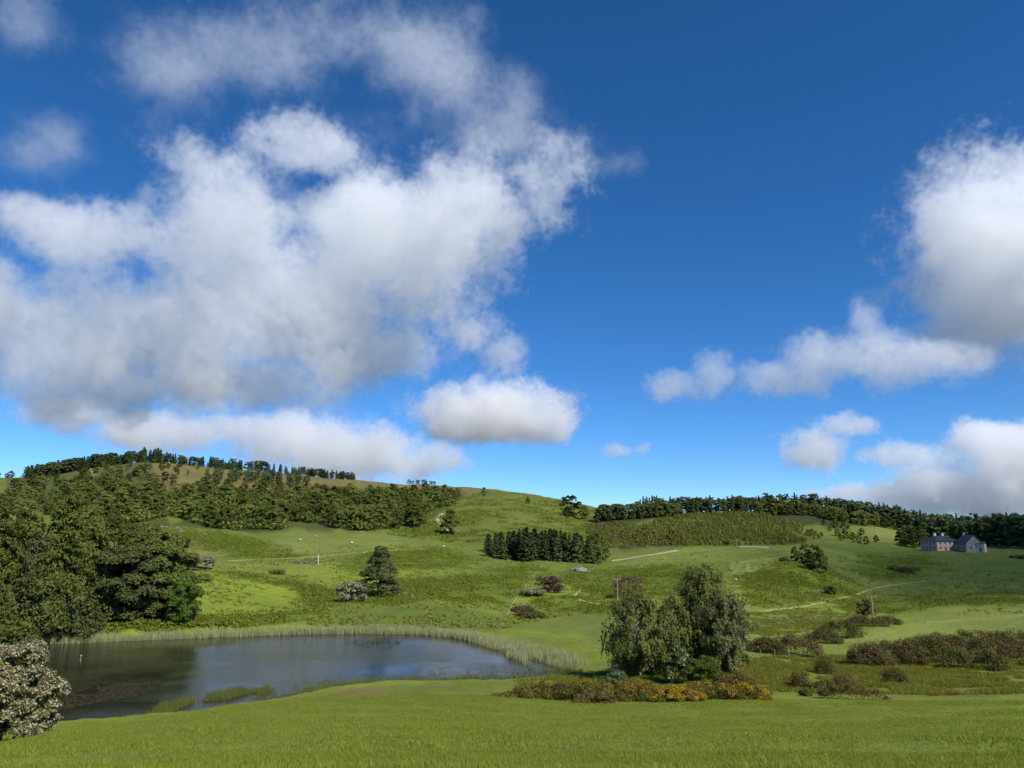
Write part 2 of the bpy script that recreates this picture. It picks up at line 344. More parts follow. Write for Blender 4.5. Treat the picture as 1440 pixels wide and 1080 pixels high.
HILLB = [[(545,752),(600,728),(640,700),(690,690),(740,694),(800,702),(850,720),(905,742),(880,772),(830,770),(690,762),(640,764)]]
for p in HILLB: paint(p, (.115,.140,.024), .9, 10, 8)
YOUNG = [(895,745),(935,728),(1000,722),(1070,722),(1120,738),(1165,755),(1110,768),(1030,768),(960,770),(905,768),(880,760)]
paint(YOUNG, (.105,.13,.025), .95, 6, 6, 400)
paint([(820,735),(880,730),(940,750),(960,770),(880,772),(830,760)], (.085,.095,.03), .8, 8, 8)
# bright hay meadow, smooth pasture, wet rough
paint([(262,800),(300,808),(370,816),(405,828),(428,846),(418,857),(350,864),(285,868),(272,850)], (.180,.235,.026), 1, 3, 3)
paint([(375,772),(400,750),(440,742),(500,744),(560,758),(620,766),(560,772),(500,776),(430,786),(390,784)], (.155,.185,.040), .9, 4, 4)
paint([(480,848),(560,842),(640,852),(720,868),(700,888),(560,884),(440,882),(430,870)], (.105,.145,.026), .8, 6, 5)
paint([(700,852),(790,862),(860,868),(860,900),(800,890),(720,884)], (.125,.16,.03), .8, 6, 5)
paint([(860,792),(960,772),(1060,772),(1110,786),(1050,792),(1000,790),(940,792),(900,800)], (.150,.19,.035), .9, 3, 3, 250)
paint([(1022,790),(1075,783),(1100,786),(1058,804),(1024,806)], PALE, .9, 3, 3)
paint([(1130,908),(1180,896),(1240,882),(1330,872),(1440,864),(1440,880),(1380,893),(1290,898),(1220,903),(1160,912)], (.19,.225,.045), 1, 3, 3, 110, 240)
paint([(1060,862),(1140,858),(1230,866),(1160,880),(1080,892),(1050,885)], (.15,.17,.055), .7, 6, 6)
paint([(1070,925),(1200,925),(1250,945),(1440,940),(1440,985),(1250,984),(1080,975)], (.150,.168,.028), .85, 10, 10, 60, 160)
paint([(1290,955),(1370,950),(1400,968),(1330,980),(1280,975)], (.14,.12,.05), .5, 10, 8, 60, 160)
paint([(700,960),(820,950),(1080,930),(1090,985),(1000,992),(690,992)], (.150,.172,.028), .8, 14, 8, 60, 120)
paint([(400,985),(470,972),(560,964),(690,958),(700,985),(600,986),(470,990)], (.125,.15,.026), .8, 14, 6, 55, 110)
paint([(470,972),(520,966),(560,968),(540,980),(480,982)], (.19,.15,.05), .7, 4, 5, 55, 110)
# the left hill: heath on top, scrubby slopes, bare patches
paint([(150,640),(260,635),(330,650),(400,650),(470,660),(560,670),(660,676),(700,690),(640,697),(540,694),(440,690),(400,700),(340,700),(290,696),(240,692),(200,682)], HEATH, .85, 7, 7, 380)
paint([(0,650),(100,640),(200,640),(230,690),(190,715),(90,720),(0,712)], (.085,.088,.03), .85, 8, 8, 380)
paint([(110,712),(200,700),(330,694),(430,688),(560,690),(650,694),(640,712),(585,735),(520,748),(400,746),(330,750),(200,742),(120,740)], (.062,.078,.02), .85, 6, 7, 350)
for q in [[(112,668),(128,660),(138,668),(122,676)],[(160,684),(178,676),(184,690),(168,694)],[(90,712),(125,708),(128,724),(95,726)],[(382,700),(400,696),(404,712),(388,716)],[(440,700),(454,694),(456,706)]]:
    paint(q, TAN if q[0][1] < 705 else (.14,.17,.03), .8, 5, 4, 380)
paint([(230,718),(265,712),(275,730),(240,736)], (.16,.18,.035), .8, 5, 4, 330)
paint([(225,736),(262,738),(262,748),(228,746)], (.20,.17,.085), .6, 5, 5, 280, 380)
paint([(225,752),(275,760),(320,778),(300,790),(255,788),(230,775)], (.185,.175,.055), .75, 8, 6, 200, 380)
# ridge woods floor and the far right wood
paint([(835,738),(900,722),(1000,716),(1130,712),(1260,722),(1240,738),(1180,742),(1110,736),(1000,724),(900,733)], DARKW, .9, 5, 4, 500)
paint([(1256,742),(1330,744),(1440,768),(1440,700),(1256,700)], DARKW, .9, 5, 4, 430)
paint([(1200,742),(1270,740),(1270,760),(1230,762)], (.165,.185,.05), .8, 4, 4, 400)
w = np.clip((DD-1150)/200, 0, 1)[:, None]; cover = cover*(1-w)+np.array((.085, .080, .048))*w      # unseen ground beyond the crests dulled to cut green bounce into the clouds
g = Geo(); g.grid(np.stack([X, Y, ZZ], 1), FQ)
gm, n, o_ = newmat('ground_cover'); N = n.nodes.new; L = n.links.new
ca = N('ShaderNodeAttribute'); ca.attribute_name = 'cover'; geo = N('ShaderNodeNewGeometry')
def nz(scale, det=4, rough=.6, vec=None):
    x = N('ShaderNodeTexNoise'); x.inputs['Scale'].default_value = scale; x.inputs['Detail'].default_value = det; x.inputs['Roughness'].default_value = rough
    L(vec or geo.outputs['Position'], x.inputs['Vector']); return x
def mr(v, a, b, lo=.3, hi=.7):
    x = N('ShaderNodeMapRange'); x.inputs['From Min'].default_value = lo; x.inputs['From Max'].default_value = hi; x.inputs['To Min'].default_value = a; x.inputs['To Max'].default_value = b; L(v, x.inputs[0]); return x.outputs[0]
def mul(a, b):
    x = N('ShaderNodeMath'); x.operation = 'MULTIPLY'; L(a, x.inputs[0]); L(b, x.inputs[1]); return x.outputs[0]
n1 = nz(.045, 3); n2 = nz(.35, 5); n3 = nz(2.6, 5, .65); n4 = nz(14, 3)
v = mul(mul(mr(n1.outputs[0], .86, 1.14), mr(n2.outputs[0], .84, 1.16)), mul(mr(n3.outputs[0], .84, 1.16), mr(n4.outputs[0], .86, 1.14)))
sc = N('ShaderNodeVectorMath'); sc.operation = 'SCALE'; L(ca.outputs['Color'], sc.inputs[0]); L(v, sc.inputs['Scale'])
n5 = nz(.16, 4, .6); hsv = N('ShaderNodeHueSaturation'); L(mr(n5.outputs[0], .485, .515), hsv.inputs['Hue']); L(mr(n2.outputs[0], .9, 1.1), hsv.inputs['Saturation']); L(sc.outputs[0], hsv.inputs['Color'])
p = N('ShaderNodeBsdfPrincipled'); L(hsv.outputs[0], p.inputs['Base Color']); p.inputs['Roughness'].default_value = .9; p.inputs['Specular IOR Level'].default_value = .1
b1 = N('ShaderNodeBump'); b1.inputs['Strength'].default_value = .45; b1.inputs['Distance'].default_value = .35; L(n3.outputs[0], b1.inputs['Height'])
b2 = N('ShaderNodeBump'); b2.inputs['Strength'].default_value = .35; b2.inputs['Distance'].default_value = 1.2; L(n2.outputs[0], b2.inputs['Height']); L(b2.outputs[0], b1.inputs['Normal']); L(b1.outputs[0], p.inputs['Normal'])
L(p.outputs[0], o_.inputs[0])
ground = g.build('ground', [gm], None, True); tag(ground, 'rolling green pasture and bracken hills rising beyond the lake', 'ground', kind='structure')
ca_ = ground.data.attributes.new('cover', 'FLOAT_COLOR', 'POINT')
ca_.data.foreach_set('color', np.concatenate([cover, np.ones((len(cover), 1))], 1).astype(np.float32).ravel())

# ---- water
wm, n, o_ = newmat('lake_water'); N = n.nodes.new; L = n.links.new
geo = N('ShaderNodeNewGeometry')
mp = N('ShaderNodeMapping'); mp.inputs['Scale'].default_value = (.8, 1.6, 1); L(geo.outputs['Position'], mp.inputs[0])
w1 = nz(1.6, 4, .6, mp.outputs[0]); w2 = nz(6, 3, .5, mp.outputs[0]); wl = nz(.045, 3)
ad = N('ShaderNodeMath'); ad.operation = 'MULTIPLY_ADD'; L(w2.outputs[0], ad.inputs[0]); ad.inputs[1].default_value = .3; L(w1.outputs[0], ad.inputs[2])
hgt = mul(ad.outputs[0], mr(wl.outputs[0], .25, 1.3, .38, .6))
bp = N('ShaderNodeBump'); bp.inputs['Strength'].default_value = 1; bp.inputs['Distance'].default_value = .055; L(hgt, bp.inputs['Height'])
p = N('ShaderNodeBsdfPrincipled'); p.inputs['Base Color'].default_value = (.012, .014, .010, 1); p.inputs['IOR'].default_value = 1.333; p.inputs['Specular IOR Level'].default_value = .34; p.inputs['Roughness'].default_value = .03
L(bp.outputs[0], p.inputs['Normal']); L(p.outputs[0], o_.inputs[0])
import bmesh
bm = bmesh.new(); big = LAKE.copy(); cen = LAKE.mean(0); nrm = LAKE-np.roll(LAKE, 1, 0)
f = bm.faces.new([bm.verts.new((x+(x-cen[0])*.03, y+(y-cen[1])*.03, ZL)) for x, y in big])
if f.normal.z < 0: f.normal_flip()
f.normal_update()
if f.normal.z < 0: bmesh.ops.reverse_faces(bm, faces=[f])
bmesh.ops.triangulate(bm, faces=bm.faces[:])
me = bpy.data.meshes.new('water'); bm.to_mesh(me); bm.free(); me.materials.append(wm)
tag(obj('lake', me), 'calm dark lake below the grassy slope', 'lake', kind='structure')

# ---- tracks draped over the ground
def strip(name, label, pix, width, mat, dmin=60, cat='path', lift=.10):
    q = np.array(pix, float); t = np.linspace(0, len(q)-1, len(q)*10); px = np.interp(t, range(len(q)), q[:, 0]); py = np.interp(t, range(len(q)), q[:, 1])
    h = hit(px, py, dmin); h = h[~np.isnan(h[:, 0])]
    ker = np.ones(5)/5; h2 = h[:, :2].copy()
    for c in (0, 1): h2[2:-2, c] = np.convolve(h[:, c], ker, 'valid')
    t = unit(np.gradient(h2, axis=0)); nn = np.stack([-t[:, 1], t[:, 0]], 1)
    w = width*(.8+.4*rng.random(len(h2)))
    rows = []
    for s_ in np.linspace(-.5, .5, 5):
        pt = h2+nn*(w*s_)[:, None]; rows.append(np.stack([pt[:, 0], pt[:, 1], Z(pt[:, 0], pt[:, 1])+lift*(1-1.6*abs(s_))], 1))
    rows = np.array(rows); m = rows.shape[1]
    i = np.arange(4)[:, None]*m; j = np.arange(m-1)[None]
    f = np.stack([i+j, i+m+j, i+m+j+1, i+j+1], -1).reshape(-1, 4)
    gg = Geo(); gg.grid(rows.reshape(-1, 3), f)
    return tag(gg.build(name, [mat], None, True), label, cat, kind='structure')
strip('track', 'pale farm track crossing the pasture right of the spruce plantation', [(858,789),(880,786),(905,782),(930,778),(952,774)], 4.0, M['track'], 300, lift=.3)
strip('track', 'pale gravel stretch at the foot of the bushy hill', [(1040,769),(1060,769),(1082,770)], 4.0, M['track'], 380, lift=.3)
strip('path', 'thin pale path bending up the bracken hillside', [(636,748),(626,743),(617,735),(614,728),(622,722)], 2.6, M['track'], 380, lift=.3)
strip('path', 'worn sandy track skirting the green knoll', [(1064,861),(1095,857),(1130,853),(1160,846)], 1.1, M['sand'], 180, lift=.2)
strip('path', 'worn grass track curving round the bracken mound', [(872,851),(845,850),(820,846),(808,838),(816,828)], 1.3, M['sand'], 160, lift=.15)
strip('path', 'thin pale line of a track above the sloping grass field', [(1300,876),(1350,872),(1400,869),(1440,866)], .8, M['grasstrack'], 150, lift=.12)
strip('path', 'grassy path running through the hollow toward the house', [(1165,845),(1200,838),(1220,830),(1245,824),(1300,818)], .8, M['grasstrack'], 230, lift=.2)
strip('path', 'pale strip of grass along the dyke below the knoll', [(320,789),(370,787),(420,785),(470,781),(530,775),(600,772)], .8, M['grasstrack'], 220, lift=.2)
strip('path', 'pale mown line climbing from the lake to the spruces', [(701,888),(712,868),(722,846),(735,828),(752,808),(764,792)], .3, M['grasstrack'], 140, lift=.12)
strip('track', 'pale lane crossing the field above the house', [(1340,762),(1380,765),(1440,771)], 2.5, M['grasstrack'], 430, lift=.3)

# ---- clouds: bodies of vapour, kilometres off
def vapour(name):
    cm, n, o_ = newmat(name); pv = n.nodes.new('ShaderNodeVolumePrincipled')
    pv.inputs['Color'].default_value = (1, 1, 1, 1); pv.inputs['Anisotropy'].default_value = .15; pv.inputs['Density'].default_value = 1
    n.links.new(pv.outputs[0], o_.inputs['Volume']); return cm
VAP = vapour('cloud_vapour')
def cloud(label, blobs, d, vox, depth, sigma, nscale, seed=0, slant=0., world=None, amp=2.4, soft=3.2):
    cs = []
    for b in blobs:
        px, py, rx, ry = b[:4]; w = b[4] if len(b) > 4 else 1.0
        if world: c = Vector((px, py, world)); r = Vector((rx, rx, ry))
        else:
            c = P(px, py, d+slant*(py-500)); kk = c.length/F; r = Vector((rx*kk, depth*min(rx, ry*1.5)*kk, ry*kk))
        cs.append((c, r, w))
    pad = nscale*.35
    lo = Vector([min(c[i]-r[i]*1.3 for c, r, w in cs)-pad for i in range(3)]); hi = Vector([max(c[i]+r[i]*1.3 for c, r, w in cs)+pad for i in range(3)])
    org = (lo+hi)/2; org.z = lo.z
    vol = bpy.data.volumes.new('cloud'); o = bpy.data.objects.new('cloud', vol); COL.objects.link(o); o.location = org
    g = bpy.data.node_groups.new('cloud', 'GeometryNodeTree')
    g.interface.new_socket('Geometry', in_out='INPUT', socket_type='NodeSocketGeometry'); g.interface.new_socket('Geometry', in_out='OUTPUT', socket_type='NodeSocketGeometry')
    N = g.nodes.new; L = g.links.new
    go = N('NodeGroupOutput'); vc = N('GeometryNodeVolumeCube'); pos = N('GeometryNodeInputPosition'); sm = N('GeometryNodeSetMaterial'); sm.inputs['Material'].default_value = VAP
    res = [max(4, int((hi[i]-lo[i])/vox)) for i in range(3)]
    vc.inputs['Min'].default_value = lo-org; vc.inputs['Max'].default_value = hi-org
    for i, a in enumerate('XYZ'): vc.inputs['Resolution '+a].default_value = res[i]
    L(vc.outputs[0], sm.inputs[0]); L(sm.outputs[0], go.inputs[0])
    def m(op, a, b=None, c=None):
        x = N('ShaderNodeMath'); x.operation = op
        for i, v in enumerate((a, b, c)):
            if v is None: continue
            if isinstance(v, (int, float)): x.inputs[i].default_value = v
            else: L(v, x.inputs[i])
        return x.outputs[0]
    def vm(op, a, b):
        x = N('ShaderNodeVectorMath'); x.operation = op
        for i, v in enumerate((a, b)):
            if isinstance(v, (tuple, Vector)): x.inputs[i].default_value = v
            else: L(v, x.inputs[i])
        return x.outputs[0]
    def noise(scale, det, rough=.55, off=0):
        x = N('ShaderNodeTexNoise'); L(vm('ADD', pos.outputs[0], (seed*997.+off, seed*313., seed*71.)), x.inputs['Vector'])
        x.inputs['Scale'].default_value = 1/scale; x.inputs['Detail'].default_value = det; x.inputs['Roughness'].default_value = rough; return x
    w2 = vm('MULTIPLY', vm('SUBTRACT', noise(nscale*1.8, 4, .55, 55).outputs['Color'], (.5, .5, .5)), (nscale*1.1, nscale*1.1, nscale*.7))
    p = vm('ADD', pos.outputs[0], w2); best = None
    for c, r, w in cs:
        q = vm('DIVIDE', vm('SUBTRACT', p, c-org), r); l = N('ShaderNodeVectorMath'); l.operation = 'LENGTH'; L(q, l.inputs[0])
        f = m('SUBTRACT', w, l.outputs['Value'])
        best = f if best is None else m('SMOOTH_MAX', best, f, .12)
    fb = noise(nscale, 11, .73, 0)
    dn = m('MULTIPLY_ADD', m('SUBTRACT', fb.outputs[0], .54), amp, best)
    er = noise(nscale*.17, 6, .65, 210)
    dn = m('SUBTRACT', dn, m('MULTIPLY', m('ABSOLUTE', m('SUBTRACT', er.outputs[0], .5)), 3.6))
    dn = m('ADD', dn, .21)
    dn = m('MINIMUM', m('MAXIMUM', m('MULTIPLY', dn, soft), 0.0), 1.0)
    dn = m('MULTIPLY', m('POWER', dn, 1.3), sigma)
    L(dn, vc.inputs['Density'])
    md = o.modifiers.new('vapour', 'NODES'); md.node_group = g; vol.materials.append(VAP)
    return tag(o, label, 'cloud', 'cumulus clouds in the blue sky')
if CLOUDS:
    cloud('huge billowing white cloud with grey base filling the left of the sky',
      [(250,465,260,100),(80,490,150,75),(420,430,190,112),(330,540,200,52),(170,545,150,50),(520,500,140,62),(560,350,170,108),(680,285,115,82),(765,255,70,75),(620,420,80,55),
       (300,320,110,115),(265,235,60,62),(425,192,95,46),(110,325,100,50,.95),(30,310,70,40,.85),(650,460,75,38),(710,495,48,36),(-20,440,90,70,.95),(480,300,100,50,.9)],
      3600, 10.5, .7, .0062, 380, 1, slant=1.3, amp=3.2)
    cloud('thin ragged wisps of cloud along the top of the sky',
      [(590,80,120,100),(250,90,100,95),(420,50,200,80,.9),(690,190,140,75),(740,120,70,60,.9),(60,210,80,55,.9),(20,30,70,55,.85),(860,232,50,24,.95),(560,170,90,60,.9)], 2600, 10, .6, .0030, 280, 7, amp=3.5, soft=1.2)
    cloud('small flat-based white cumulus hanging just above the hill crest', [(690,580,105,47),(755,600,58,28),(640,600,50,27)], 5200, 14, 1.2, .011, 240, 2, amp=2.7)
    cloud('low pale cloud bank peeping over the wooded hill', [(420,622,100,45),(490,640,120,40),(595,652,75,28),(110,585,70,24),(220,608,110,30),(330,600,80,30,.75)], 6500, 19, 1.1, .006, 300, 4, amp=2.7)
    cloud('tall grey-bellied cloud at the right edge of the sky',
      [(1405,345,122,108),(1450,262,74,68),(1405,430,128,66),(1500,370,130,140),(1340,462,66,36)], 3900, 13, .8, .0075, 310, 3, amp=2.9)
    cloud('long white tongue of cloud trailing left from the tall grey-bellied cloud', [(1190,497,85,44),(1120,525,75,26),(1260,512,105,36),(1212,450,32,42),(1330,505,60,25,.9)], 2900, 11, .8, .0075, 230, 13, amp=2.8)
    cloud('faint lone wisp beside the long white tongue', [(965,545,66,24),(1005,522,28,34)], 4200, 11, 1, .0045, 170, 5, amp=3.0)
    cloud('small puffs low in the gap over the ridge', [(1145,632,48,32),(1190,600,36,18,.95),(1275,638,70,20),(865,633,26,12),(900,628,18,9,.9)], 6000, 15, 1, .006, 200, 6, amp=2.8)
    cloud('bank of grey and white cloud low over the dark wood', [(1410,620,80,28),(1390,690,150,42),(1300,700,110,25),(1190,695,55,15,.95),(1480,660,120,60)], 6500, 19, 1.0, .007, 300, 8, amp=2.7)
    cloud('broad unseen cloud added out to the right to shade the fields round the house', [(850,-350,190,110),(990,-300,220,120),(960,-450,160,90)], 0, 16, 1, .007, 240, 9, world=820., amp=2.0)  # added outside the view so its shadow falls on the right-hand fields

# ================================================================== growing things: builders
def wob(r, a, b, n, amp):
    t = np.linspace(0, 1, n)[:, None]; p = np.array(a)*(1-t)+np.array(b)*t
    off = np.cumsum(r.normal(0, amp, (n, 3)), 0); off -= off[0]+(off[-1]-off[0])*t; return p+off*np.sin(np.pi*np.clip(t, 0, 1))
def clumpy(r, H, R, prof, z0, K, crad, per, size, flat=.75, lean=0., fill=.45, trunk=None, tr=.02, up=.35, asp=.6, down=0., jit=.42, boughs=12, lobes=.25):
    """a broadleaf: returns (trunk Geo, crown quads). prof(h) gives crown radius fraction at height fraction"""
    tg = Geo(); hs = np.sort(r.uniform(.04, .98, K)); an = r.uniform(0, 2*math.pi, K)
    ph = r.uniform(0, 6.3, 3); lob = 1+lobes*(np.sin(an*2+ph[0])*.6+np.sin(an*3+ph[1]+hs*5)*.6)
    rr = np.array([prof(h) for h in hs])*R*np.sqrt(r.uniform(fill**2, 1, K))*lob
    c = np.stack([np.cos(an)*rr + lean*H*hs, np.sin(an)*rr, z0+hs*(H-z0)], 1)
    cr = crad*R*r.uniform(.6, 1.3, K)*(.55+.45*np.array([min(1, prof(h)+.15) for h in hs])); c[:, 2] = np.minimum(c[:, 2], H-cr*flat*.9)
    N = (per*(cr/cr.mean())**2).astype(int)+8; idx = np.repeat(np.arange(K), N)
    dr = unit(r.normal(0, 1, (len(idx), 3))); dr[:, 2] = np.where(dr[:, 2] < -.35, -dr[:, 2]*.6, dr[:, 2]); dr = unit(dr)
    rad = r.uniform(.5, 1.08, len(idx))**.6
    pt = c[idx]+dr*(cr[idx]*rad)[:, None]*np.array([1, 1, flat]); pt += r.normal(0, 1, pt.shape)*cr[idx][:, None]*.08
    nn = dr+np.array([0, 0, up])
    q = cards(r, pt, nn, size, asp, jit, down)
    tint = np.clip(r.normal(.5, .22, len(idx))+r.normal(0, .12, K)[idx], 0, 1)
    rt = H*tr; th = z0+.35*(H-z0)
    tp = wob(r, (0, 0, -.3), (lean*H*.5, 0, H*.8), 8, H*.012); tg.tube(tp, np.linspace(rt, rt*.2, 8)*np.array([1.35]+[1]*7), 7)
    for kk in r.permutation(K)[:boughs]:
        f_ = np.clip((c[kk, 2]-cr[kk])/(H*.8)*.75, .12, .9); a = tp[int(f_*7)]
        tg.tube(wob(r, a, c[kk], 5, H*.012), np.linspace(rt*.38, rt*.06, 5), 5)
    return tg, q, tint
ROUND = lambda h: math.sin(math.pi*min(1, .12+.88*h))**.55 if h < .98 else .2
def tall(h): return (.55+.45*math.sin(math.pi*(h**.8)))*(1 if h < .75 else max(.15, 1-(h-.75)*3))
def pyramid(h): return max(.12, (1-h)**.75)*(.75+.25*min(1, h*6))
def spruce(r, H, R, whorls, per, size, droop=.25, z0=.04, ragged=.2, cardn=6, tipw=1.0, dens=1.):
    g = Geo(); g.tube(wob(r, (0, 0, -.3), (0, 0, H), 7, .02*H*ragged), np.linspace(H*.016, .015, 7), 6)
    P_, N_ = [], []; S_ = []
    for w in range(whorls):
        h = z0+(1-z0)*(w/whorls)**.92; L_ = R*(1-h)**.8*(.8+.2*min(1, (h-z0)*8))+R*.05
        for k in range(per):
            a = r.uniform(0, 6.283); l = L_*r.uniform(1-ragged*1.6, 1+ragged*.4); z = h*H+r.normal(0, H*.012)
            m = max(2, int(cardn*l/R+1.5)); t = r.uniform(.15, 1, m); d = np.array([math.cos(a), math.sin(a)])
            x = t*l; zz = z-droop*l*t**1.4+r.normal(0, size*.3, m); side = r.normal(0, .13, m)*l*(1-.3*t)
            P_.append(np.stack([d[0]*x-d[1]*side, d[1]*x+d[0]*side, zz], 1)); N_.append(np.stack([d[0]*.5*np.ones(m), d[1]*.5*np.ones(m), .8*np.ones(m)], 1)); S_.append(size*(1.15-.45*t))
    P_ = np.concatenate(P_); N_ = np.concatenate(N_); S_ = np.concatenate(S_)
    top = np.stack([r.normal(0, .04*R, 12), r.normal(0, .04*R, 12), r.uniform(.93, 1.0, 12)*H], 1)
    q = np.concatenate([cards(r, P_, N_, S_, .55, .45, .5), cards(r, top, r.normal(0, 1, (12, 3)), size*.6, .35, .2, 3)])
    return g, q, np.clip(r.normal(.5, .25, len(q)), 0, 1)
def larch(r, H, R, size, n=46, hang=1.0, bare=0.):
    g = Geo(); tp = wob(r, (0, 0, -.3), (r.normal(0, .03)*H, r.normal(0, .03)*H, H), 10, .012*H); g.tube(tp, np.linspace(H*.017, .03, 10), 7)
    Q = []
    for b in range(n):
        h = r.uniform(.05, .985)**.9; base = np.array([np.interp(h, np.linspace(0, 1, 10), tp[:, i]) for i in range(3)])
        l = R*(1-h)**.62*r.uniform(.55, 1.15)+.5; a = r.uniform(0, 6.283); d = np.array([math.cos(a), math.sin(a), 0])
        tt = np.linspace(0, 1, 6)[:, None]; path = base+d*l*tt+np.array([0, 0, 1])*l*(.18*tt-.42*tt**2)+r.normal(0, .05*l, (6, 3))*tt
        g.tube(path, np.linspace(.055, .012, 6)*(H/22), 4)
        if r.random() < bare: continue
        m = int(34*l); t = r.uniform(.12, 1.05, m); pt = np.stack([np.interp(t, tt[:, 0], path[:, i]) for i in range(3)], 1)
        sd = np.cross(d, [0, 0, 1]); pt += sd*(r.normal(0, .20, m)*l*(.35+.65*np.sin(np.pi*np.clip(t, 0, 1))))[:, None]
        pt[:, 2] -= r.uniform(0, 1, m)**1.5*hang*(.35+.5*l/R)
        Q.append(cards(r, pt, np.tile([d[0]*.6, d[1]*.6, .55], (m, 1)), size, .42, .6, 1.4))
    q = np.concatenate(Q); return g, q, np.clip(r.normal(.5, .25, len(q)), 0, 1)
def weeping(r, H, R, z0, K, strands, size, lean=0., trunks=1, bark='birchbark', prof=tall):
    g = Geo(); Q = []; T = []
    tops = []
    for k in range(trunks):
        a = r.uniform(0, 6.28); off = np.array([math.cos(a), math.sin(a), 0])*(.25*H*.12 if trunks > 1 else 0)
        end = np.array([lean*H+off[0]*5, off[1]*5, H*.9]); tp = wob(r, off+np.array([0, 0, -.3]), end, 9, .012*H); tops.append(tp)
        g.tube(tp, np.linspace(H*.017, .02, 9)*np.array([1.3]+[1]*8), 7)
    for k in range(K):
        tp = tops[k % trunks]; h = r.uniform(.0, 1); zt = z0+h*(H-z0)
        a = r.uniform(0, 6.283); rad = prof(h)*R*math.sqrt(r.uniform(.12, 1)); f_ = max(.12, min(.92, (zt-rad*.55)/H))
        b0 = np.array([np.interp(f_, np.linspace(0, 1, 9), tp[:, i]) for i in range(3)])
        tip = np.array([math.cos(a)*rad+lean*zt, math.sin(a)*rad, min(zt, H*.985)]); path = wob(r, b0, tip, 6, .012*H); path[:, 2] += np.sin(np.linspace(0, 1, 6)*2.6)*rad*.12
        g.tube(path, np.linspace(.05, .008, 6)*H/12, 4)
        cl = r.normal(0, .15)
        for s_ in range(strands):
            t = r.uniform(.45, 1.05); st = np.array([np.interp(t, np.linspace(0, 1, 6), path[:, i]) for i in range(3)])+r.normal(0, .30, 3)*H/12
            ln = r.uniform(.3, 1.0)*H*.13*(1.1-h*.75); m = max(6, int(ln*13/(size/.11))); u = r.uniform(0, 1, m)
            out = np.array([math.cos(a), math.sin(a), 0])*.10*ln
            pt = st+np.outer(np.sin(u*1.5), out)*2; pt[:, 2] += .1*ln-u*ln; pt += r.normal(0, .075, (m, 3))*H/12
            nn = np.tile([math.cos(a), math.sin(a), .45], (m, 1)); Q.append(cards(r, pt, nn, size, .55, .5, 1.5)); T.append(np.clip(r.normal(.5+cl, .2, m), 0, 1))
    return g, np.concatenate(Q), np.concatenate(T)
def plant(name, label, cat, loc, tg, q, tint, leaf, bark, group=None, rz=0, extra=None, crown='crown', stem='trunk', lod=None):
    e = empty(name, loc, rz); tag(e, label, cat, group)
    if tg is not None: tg.build(stem, [M[bark]], e, True)
    g = Geo(); g.quads(q, 0, tint); g.build(crown, [M[leaf]], e)
    if extra is not None:
        g = Geo(); g.quads(extra[0], 0, extra[1]); g.build(extra[2], [M[extra[3]]], e)
    return e
R_ = np.random.default_rng

# ================================================================== the wood on the far bank, left
def put(px, d, top, py=870):
    b = at(px, d, py); return b, top_h(px, d, top, b.z)
for i, (px, d, top, R0, lab) in enumerate([
    (-62,152,684,6.5,'tall larch cut off by the left picture edge'),
    (-8,156,690,6.0,'tall feathery larch at the left edge, behind the pale-stemmed larch'),
    (70,150,686,6.3,'tallest feathery larch rising right of the pale-stemmed larch'),
    (26,160,702,5.4,'narrower larch wedged between two taller ones behind the pale-stemmed larch'),
    (112,160,706,5.6,'larch standing between the tallest larch and the dark spreading evergreen')]):
    b, H = put(px, d, top); r = R_(100+i); t, q, ti = larch(r, H, R0*1.15, .33, 150, 1.8)
    plant('larch_tree', lab, 'larch', b, t, q, ti, 'larch', 'bark', 'larches of the lakeside wood')
b, H = put(42,148,742); r = R_(120); t, q, ti = larch(r, H, 5.0, .30, 120, 2.4, .25)
plant('larch_tree', 'half-bare drooping larch with pale stem at the front of the lakeside wood', 'larch', b, t, q, ti, 'darkleaf', 'palebark', 'larches of the lakeside wood')
for i, (px, d, top, R0, leaf, lab) in enumerate([
    (8,149,820,4.5,'larch','low spreading larch foliage at the left edge above the reeds'),
    (96,150,800,5.2,'darkleaf','low drooping conifer right of the pale-stemmed larch')]):
    b, H = put(px, d, top); r = R_(130+i); t, q, ti = larch(r, H, R0*1.2, .30, 150, 2.0)
    plant('larch_tree', lab, 'larch', b, t, q, ti, leaf, 'bark', 'larches of the lakeside wood')
for i, (px, d, top, R0, z0, leaf, nm, cat, lab) in enumerate([
    (150,166,726,6.5,2.,'broad','broadleaf_tree','tree','tall green tree in the middle of the lakeside wood'),
    (172,153,768,6.0,.4,'darkleaf','evergreen_tree','tree','dark dense evergreen sweeping to the ground in the lakeside wood'),
    (200,166,738,6.0,2.,'broad','broadleaf_tree','tree','green tree rising behind the dark dense evergreen'),
    (228,156,748,6.0,.4,'broad','broadleaf_tree','tree','rounded green tree at the right end of the lakeside wood')]):
    b, H = put(px, d, top); r = R_(150+i); t, q, ti = clumpy(r, H, R0, tall if leaf == 'broad' else ROUND, z0, 120, .25, 260, .25, .7, up=.5)
    plant(nm, lab, cat, b, t, q, ti, leaf, 'bark', 'trees of the lakeside wood')
b, H = put(256,150,817); r = R_(170); t, q, ti = clumpy(r, H, 3.1, lambda h: .8+.25*math.sin(h*3)-max(0, h-.6)*1.2, .2, 70, .26, 160, .16, .7, up=.6)
plant('round_bush', 'bright green round bush at the end of the lakeside wood', 'bush', b, t, q, ti, 'bright', 'bark', stem='stem')

